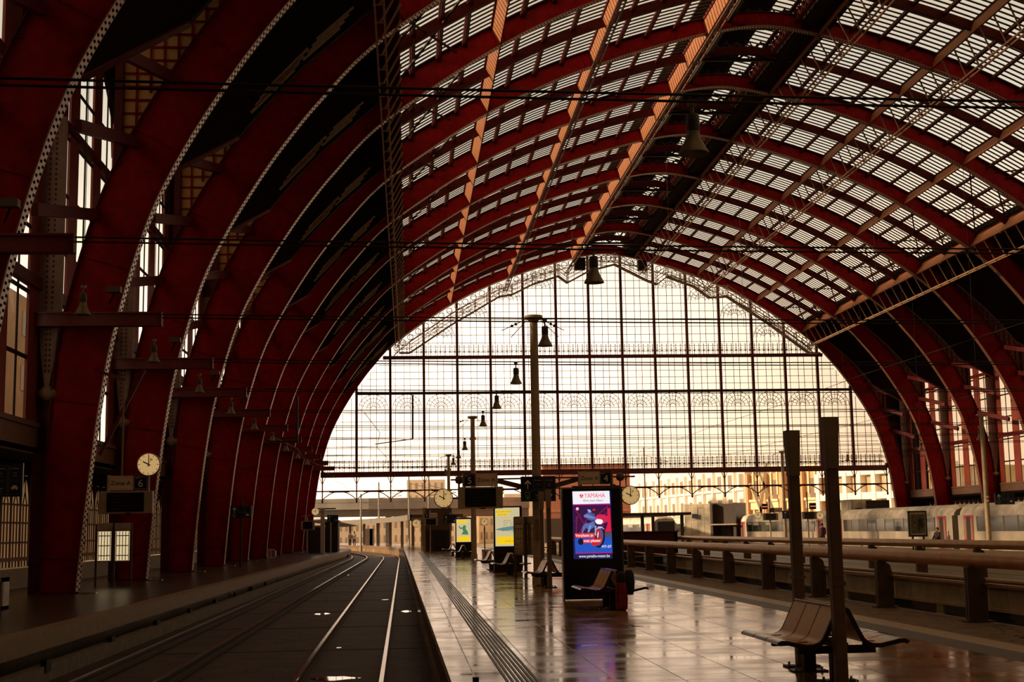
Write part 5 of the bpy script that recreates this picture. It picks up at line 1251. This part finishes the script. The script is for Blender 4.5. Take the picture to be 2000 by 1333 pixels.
# buildings
def building(name, label, P0, P1, z0, z1, m, cols, rows, wm, wsz=(.5, .62), depth=14, frame=None, sill=None):
    d = Vector((P1[0]-P0[0], P1[1]-P0[1])); L = d.length; rz = math.atan2(d.y, d.x)
    t = thing('building', label, 'building', (P0[0], P0[1], 0), rz)
    MB().b2((0, 0, z0), (L, depth, z1)).build('walls', m, t)
    cw, rh = L/cols, (z1-z0)/rows
    w0 = None
    for i in range(cols):
        for j in range(rows):
            if w0 is None:
                w0 = MB().b2((-cw*wsz[0]/2, -.06, -rh*wsz[1]/2), (cw*wsz[0]/2, .05, rh*wsz[1]/2)).build('window', wm, t); w = w0
            else: w = w0.copy(); COL.objects.link(w); w.parent = t
            w.location = ((i+.5)*cw, 0, z0+(j+.5)*rh)
    return t, L
PLAS = mat('white plaster', (.90, .82, .72), .8, scale=.6, var=.05); WTAN = mat('tan window recess', (.24, .18, .12), .4)
b, L = building('b', 'white office building with rows of tall windows beyond the hall', (45.2, 263), (50.3, 199), -1, 10.2, PLAS, 12, 3, WTAN, (.42, .6))
for i in range(13): MB().b2((i*L/12-.35, -.5, -1), (i*L/12+.35, 0, 10.2)).build('pilaster', PLAS, b)
for j in range(4): MB().b2((0, -.35, -1.2+j*12.2/3), (L, 0, -.8+j*12.2/3)).build('string_course', PLAS, b)
OCH = mat('ochre stone', (.58, .34, .18), .8, scale=.8, var=.1); CRS = mat('cream stone trim', (.78, .62, .40), .8)
b, L = building('b', 'ornate ochre stone building beside the white office building', (50.4, 199), (57.6, 186), -1, 9.2, OCH, 4, 2, mat('brown window', (.16, .10, .06), .4), (.26, .6))
for i in range(5):
    MB().b2((i*L/4-.45, -.6, -1), (i*L/4+.45, 0, 9.2)).build('pier', OCH, b)
for i in range(4):
    for j in range(2):
        xc, zc = (i+.5)*L/4, -1+j*5.9
        MB().b2((xc-1.1, -.7, zc+.2), (xc+1.1, 0, zc+.55)).b2((xc-1.0, -.45, zc-.9), (xc+1.0, 0, zc+.2)).build('balcony', CRS, b)
        MB().b2((xc-.75, -.2, zc+1.2), (xc-.5, 0, zc+5)).b2((xc+.5, -.2, zc+1.2), (xc+.75, 0, zc+5)).b2((xc-.95, -.3, zc+5), (xc+.95, 0, zc+5.4)).build('window_surround', CRS, b)
b, L = building('b', 'modern building with white grid frame at the right end of the screen', (57.6, 186), (66.5, 160), -1, 8.6, mat('yellow panel', (.66, .50, .28), .7, scale=.6), 9, 3, mat('pale window', (.42, .33, .20), .3), (.5, .8))
for i in range(10): MB().b2((i*L/9-.4, -.9, -1), (i*L/9+.4, 0, 8.6)).build('column', PLAS, b)
for j in range(4): MB().b2((0, -.8, -1.5+j*3.2), (L, 0, -.6+j*3.2)).build('beam', PLAS, b)
for i, (u0, v0, u1, v1) in enumerate(((1475, 905, 1508, 1000), (1497, 905, 1486, 1002), (1465, 945, 1490, 1000))):
    o = MB().bar(at(u0, v0, 184), at(u1+(u1-u0)*.7, 1052, 184), .35).build('prop', CRS); tag(o, 'pale diagonal prop before the ochre building, %s from the left' % ('second', 'third', 'first')[i], 'prop', 'diagonal props before the ochre building')
b, L = building('b', 'pink brick building behind the platform 4 sign', (at(1062, 1000, 205).x, 205), (at(1232, 1000, 205).x, 205), -1, 11.4, mat('pink brick', (.58, .235, .15), .85, scale=2, var=.08), 7, 4, mat('dull pane', (.40, .18, .12), .5), (.10, .35))
MB().b2((0, -.3, 4.2), (L, 0, 4.5)).build('string_course', mat('brick trim', (.62, .3, .2), .8), b); MB().b2((0, -.2, -1), (L, 0, 3.2)).build('plinth', mat('dark plinth', (.10, .07, .055), .8), b)
CITY = mat('hazy cream wall', (.88, .72, .54), .85, scale=.5, var=.1); CWIN = mat('hazy window', (.45, .35, .26), .5)  # pale colours with the distance haze mixed in
for u0, u1, y, z1, c, r, lab in ((795, 870, 330, 14.0, 6, 5, 'hazy apartment block above the viaduct'), (935, 985, 300, 11.0, 5, 4, 'hazy houses left of the direction sign'), (985, 1062, 280, 9.0, 6, 3, 'low hazy houses behind the larger yellow poster'), (650, 735, 262, 3.6, 8, 2, 'pale low building under the viaduct, left one'), (735, 800, 262, 4.4, 6, 2, 'pale low building under the viaduct, right one'), (800, 935, 290, 5.2, 9, 3, 'pale low building behind the dark lift box')):
    building('b', lab, (at(u0, 1000, y).x, y), (at(u1, 1000, y).x, y), -1, z1, CITY, c, r, CWIN, (.4, .5), 10)
# tan housing left of the hall, seen through the side windows
building('b', 'tan housing block seen through the left windows', (-30, 131), (-30, -10), -1, 20.5, mat('tan render', (.50, .36, .23), .85, scale=.4), 16, 5, mat('tan window', (.30, .22, .15), .5), (.3, .45), -10)
# ------------------------------------------------------------------ people
def person(label, x, y, rz, coat, legs, pose='stand', bag=None):
    t = thing('person', label, 'person', (x, y, 0), rz)
    me = bpy.data.meshes.new('body'); 
    if pose == 'stand':
        V = [(0, 0, .92), (0, 0, 1.12), (0, 0, 1.38), (0, .01, 1.50), (0, -.01, 1.62), (0, -.02, 1.70), (-.19, 0, 1.40), (-.24, -.03, 1.12), (-.22, -.10, .88), (.19, 0, 1.40), (.24, -.02, 1.12), (.23, -.08, .88), (-.09, 0, .88), (-.10, -.03, .48), (-.10, .02, .08), (-.10, -.12, .04), (.09, 0, .88), (.10, .03, .48), (.10, .08, .08), (.10, -.06, .04)]
    else:
        V = [(0, 0, .50), (0, .02, .72), (0, 0, .98), (0, 0, 1.08), (0, -.02, 1.20), (0, -.03, 1.27), (-.18, 0, 1.0), (-.23, -.06, .76), (-.16, -.26, .62), (.18, 0, 1.0), (.23, -.06, .76), (.16, -.26, .62), (-.10, -.05, .50), (-.11, -.44, .50), (-.11, -.46, .08), (-.11, -.58, .04), (.10, -.05, .5), (.11, -.44, .5), (.11, -.46, .08), (.11, -.58, .04)]
    E = [(0, 1), (1, 2), (2, 3), (3, 4), (4, 5), (2, 6), (6, 7), (7, 8), (2, 9), (9, 10), (10, 11), (0, 12), (12, 13), (13, 14), (14, 15), (0, 16), (16, 17), (17, 18), (18, 19)]
    Rr = [.14, .13, .15, .06, .10, .09, .075, .05, .035, .075, .05, .035, .10, .065, .045, .04, .10, .065, .045, .04]
    me.from_pydata(V, E, []); o = bpy.data.objects.new('body', me); COL.objects.link(o); o.parent = t
    o.modifiers.new('skin', 'SKIN'); me.skin_vertices[0].data[0].use_root = True
    for i, r in enumerate(Rr): me.skin_vertices[0].data[i].radius = (r, r*.85)
    s = o.modifiers.new('sub', 'SUBSURF'); s.levels = s.render_levels = 2
    me.materials.append(mat('skin tone', (.45, .27, .18), .6))
    hz = 1.66 if pose == 'stand' else 1.24; cz0, cz1 = (.80, 1.46) if pose == 'stand' else (.48, 1.05)
    ct = blob([(.9, cz0), (1, cz0+.1), (.92, (cz0+cz1)/2), (1.05, cz1-.14), (.8, cz1-.03), (.35, cz1+.04)], .215, .155).build('coat', mat('coat %s' % str(coat), coat, .8), t, True)
    for s_ in (-1, 1):
        q = V[6 if s_ < 0 else 9], V[7 if s_ < 0 else 10], V[8 if s_ < 0 else 11]
        MB().tube(q[0], q[1], .085, .07).tube(q[1], q[2], .07, .055).build('sleeve', mat('coat %s' % str(coat), coat), ct, True)
        q = (V[12], V[13], V[14]) if s_ < 0 else (V[16], V[17], V[18])
        MB().tube(q[0], q[1], .11, .08).tube(q[1], q[2], .08, .06).build('trouser_leg', mat('trousers %s' % str(legs), legs, .8), t, True)
    MB().lathe([(0, .125), (.07, .11), (.105, .05), (.11, -.02), (.08, -.09)], (0, .02, hz), 14).build('hair', mat('dark hair', (.03, .018, .012), .7), t, True)
    if bag: blob([(.6, .85), (1, .9), (1, 1.3), (.6, 1.42)], .17, .12).build('rucksack', mat('dark bag', bag, .7), t, True).location = (0, .2, 0)
    return t
person('person in a red and black jacket standing by the white train', at(1606, 1035, 108).x, 108, 2.6, (.30, .015, .03), (.02, .02, .025), bag=(.015, .013, .015))
person('dark haired person sitting near the red door of the train', at(1831, 1045, 90).x, 90, -1.2, (.05, .03, .03), (.02, .02, .03), 'sit')
sb = thing('small_bench', 'small bench under the dark haired person by the train', 'bench', (at(1831, 1045, 90).x, 90, 0)); MB().box((0, 0, .37), (.6, .5, .06)).build('seat', BLK, sb); MB().box((0, 0, .17), (.12, .12, .34)).build('leg', BLK, sb)
person('small figure in pale clothes at the far curve, left one', at(683, 1050, 172).x, 172, .4, (.35, .30, .26), (.06, .05, .05))
person('small figure in pale clothes at the far curve, right one', at(692, 1050, 172).x, 172, -.5, (.45, .38, .32), (.08, .06, .05))
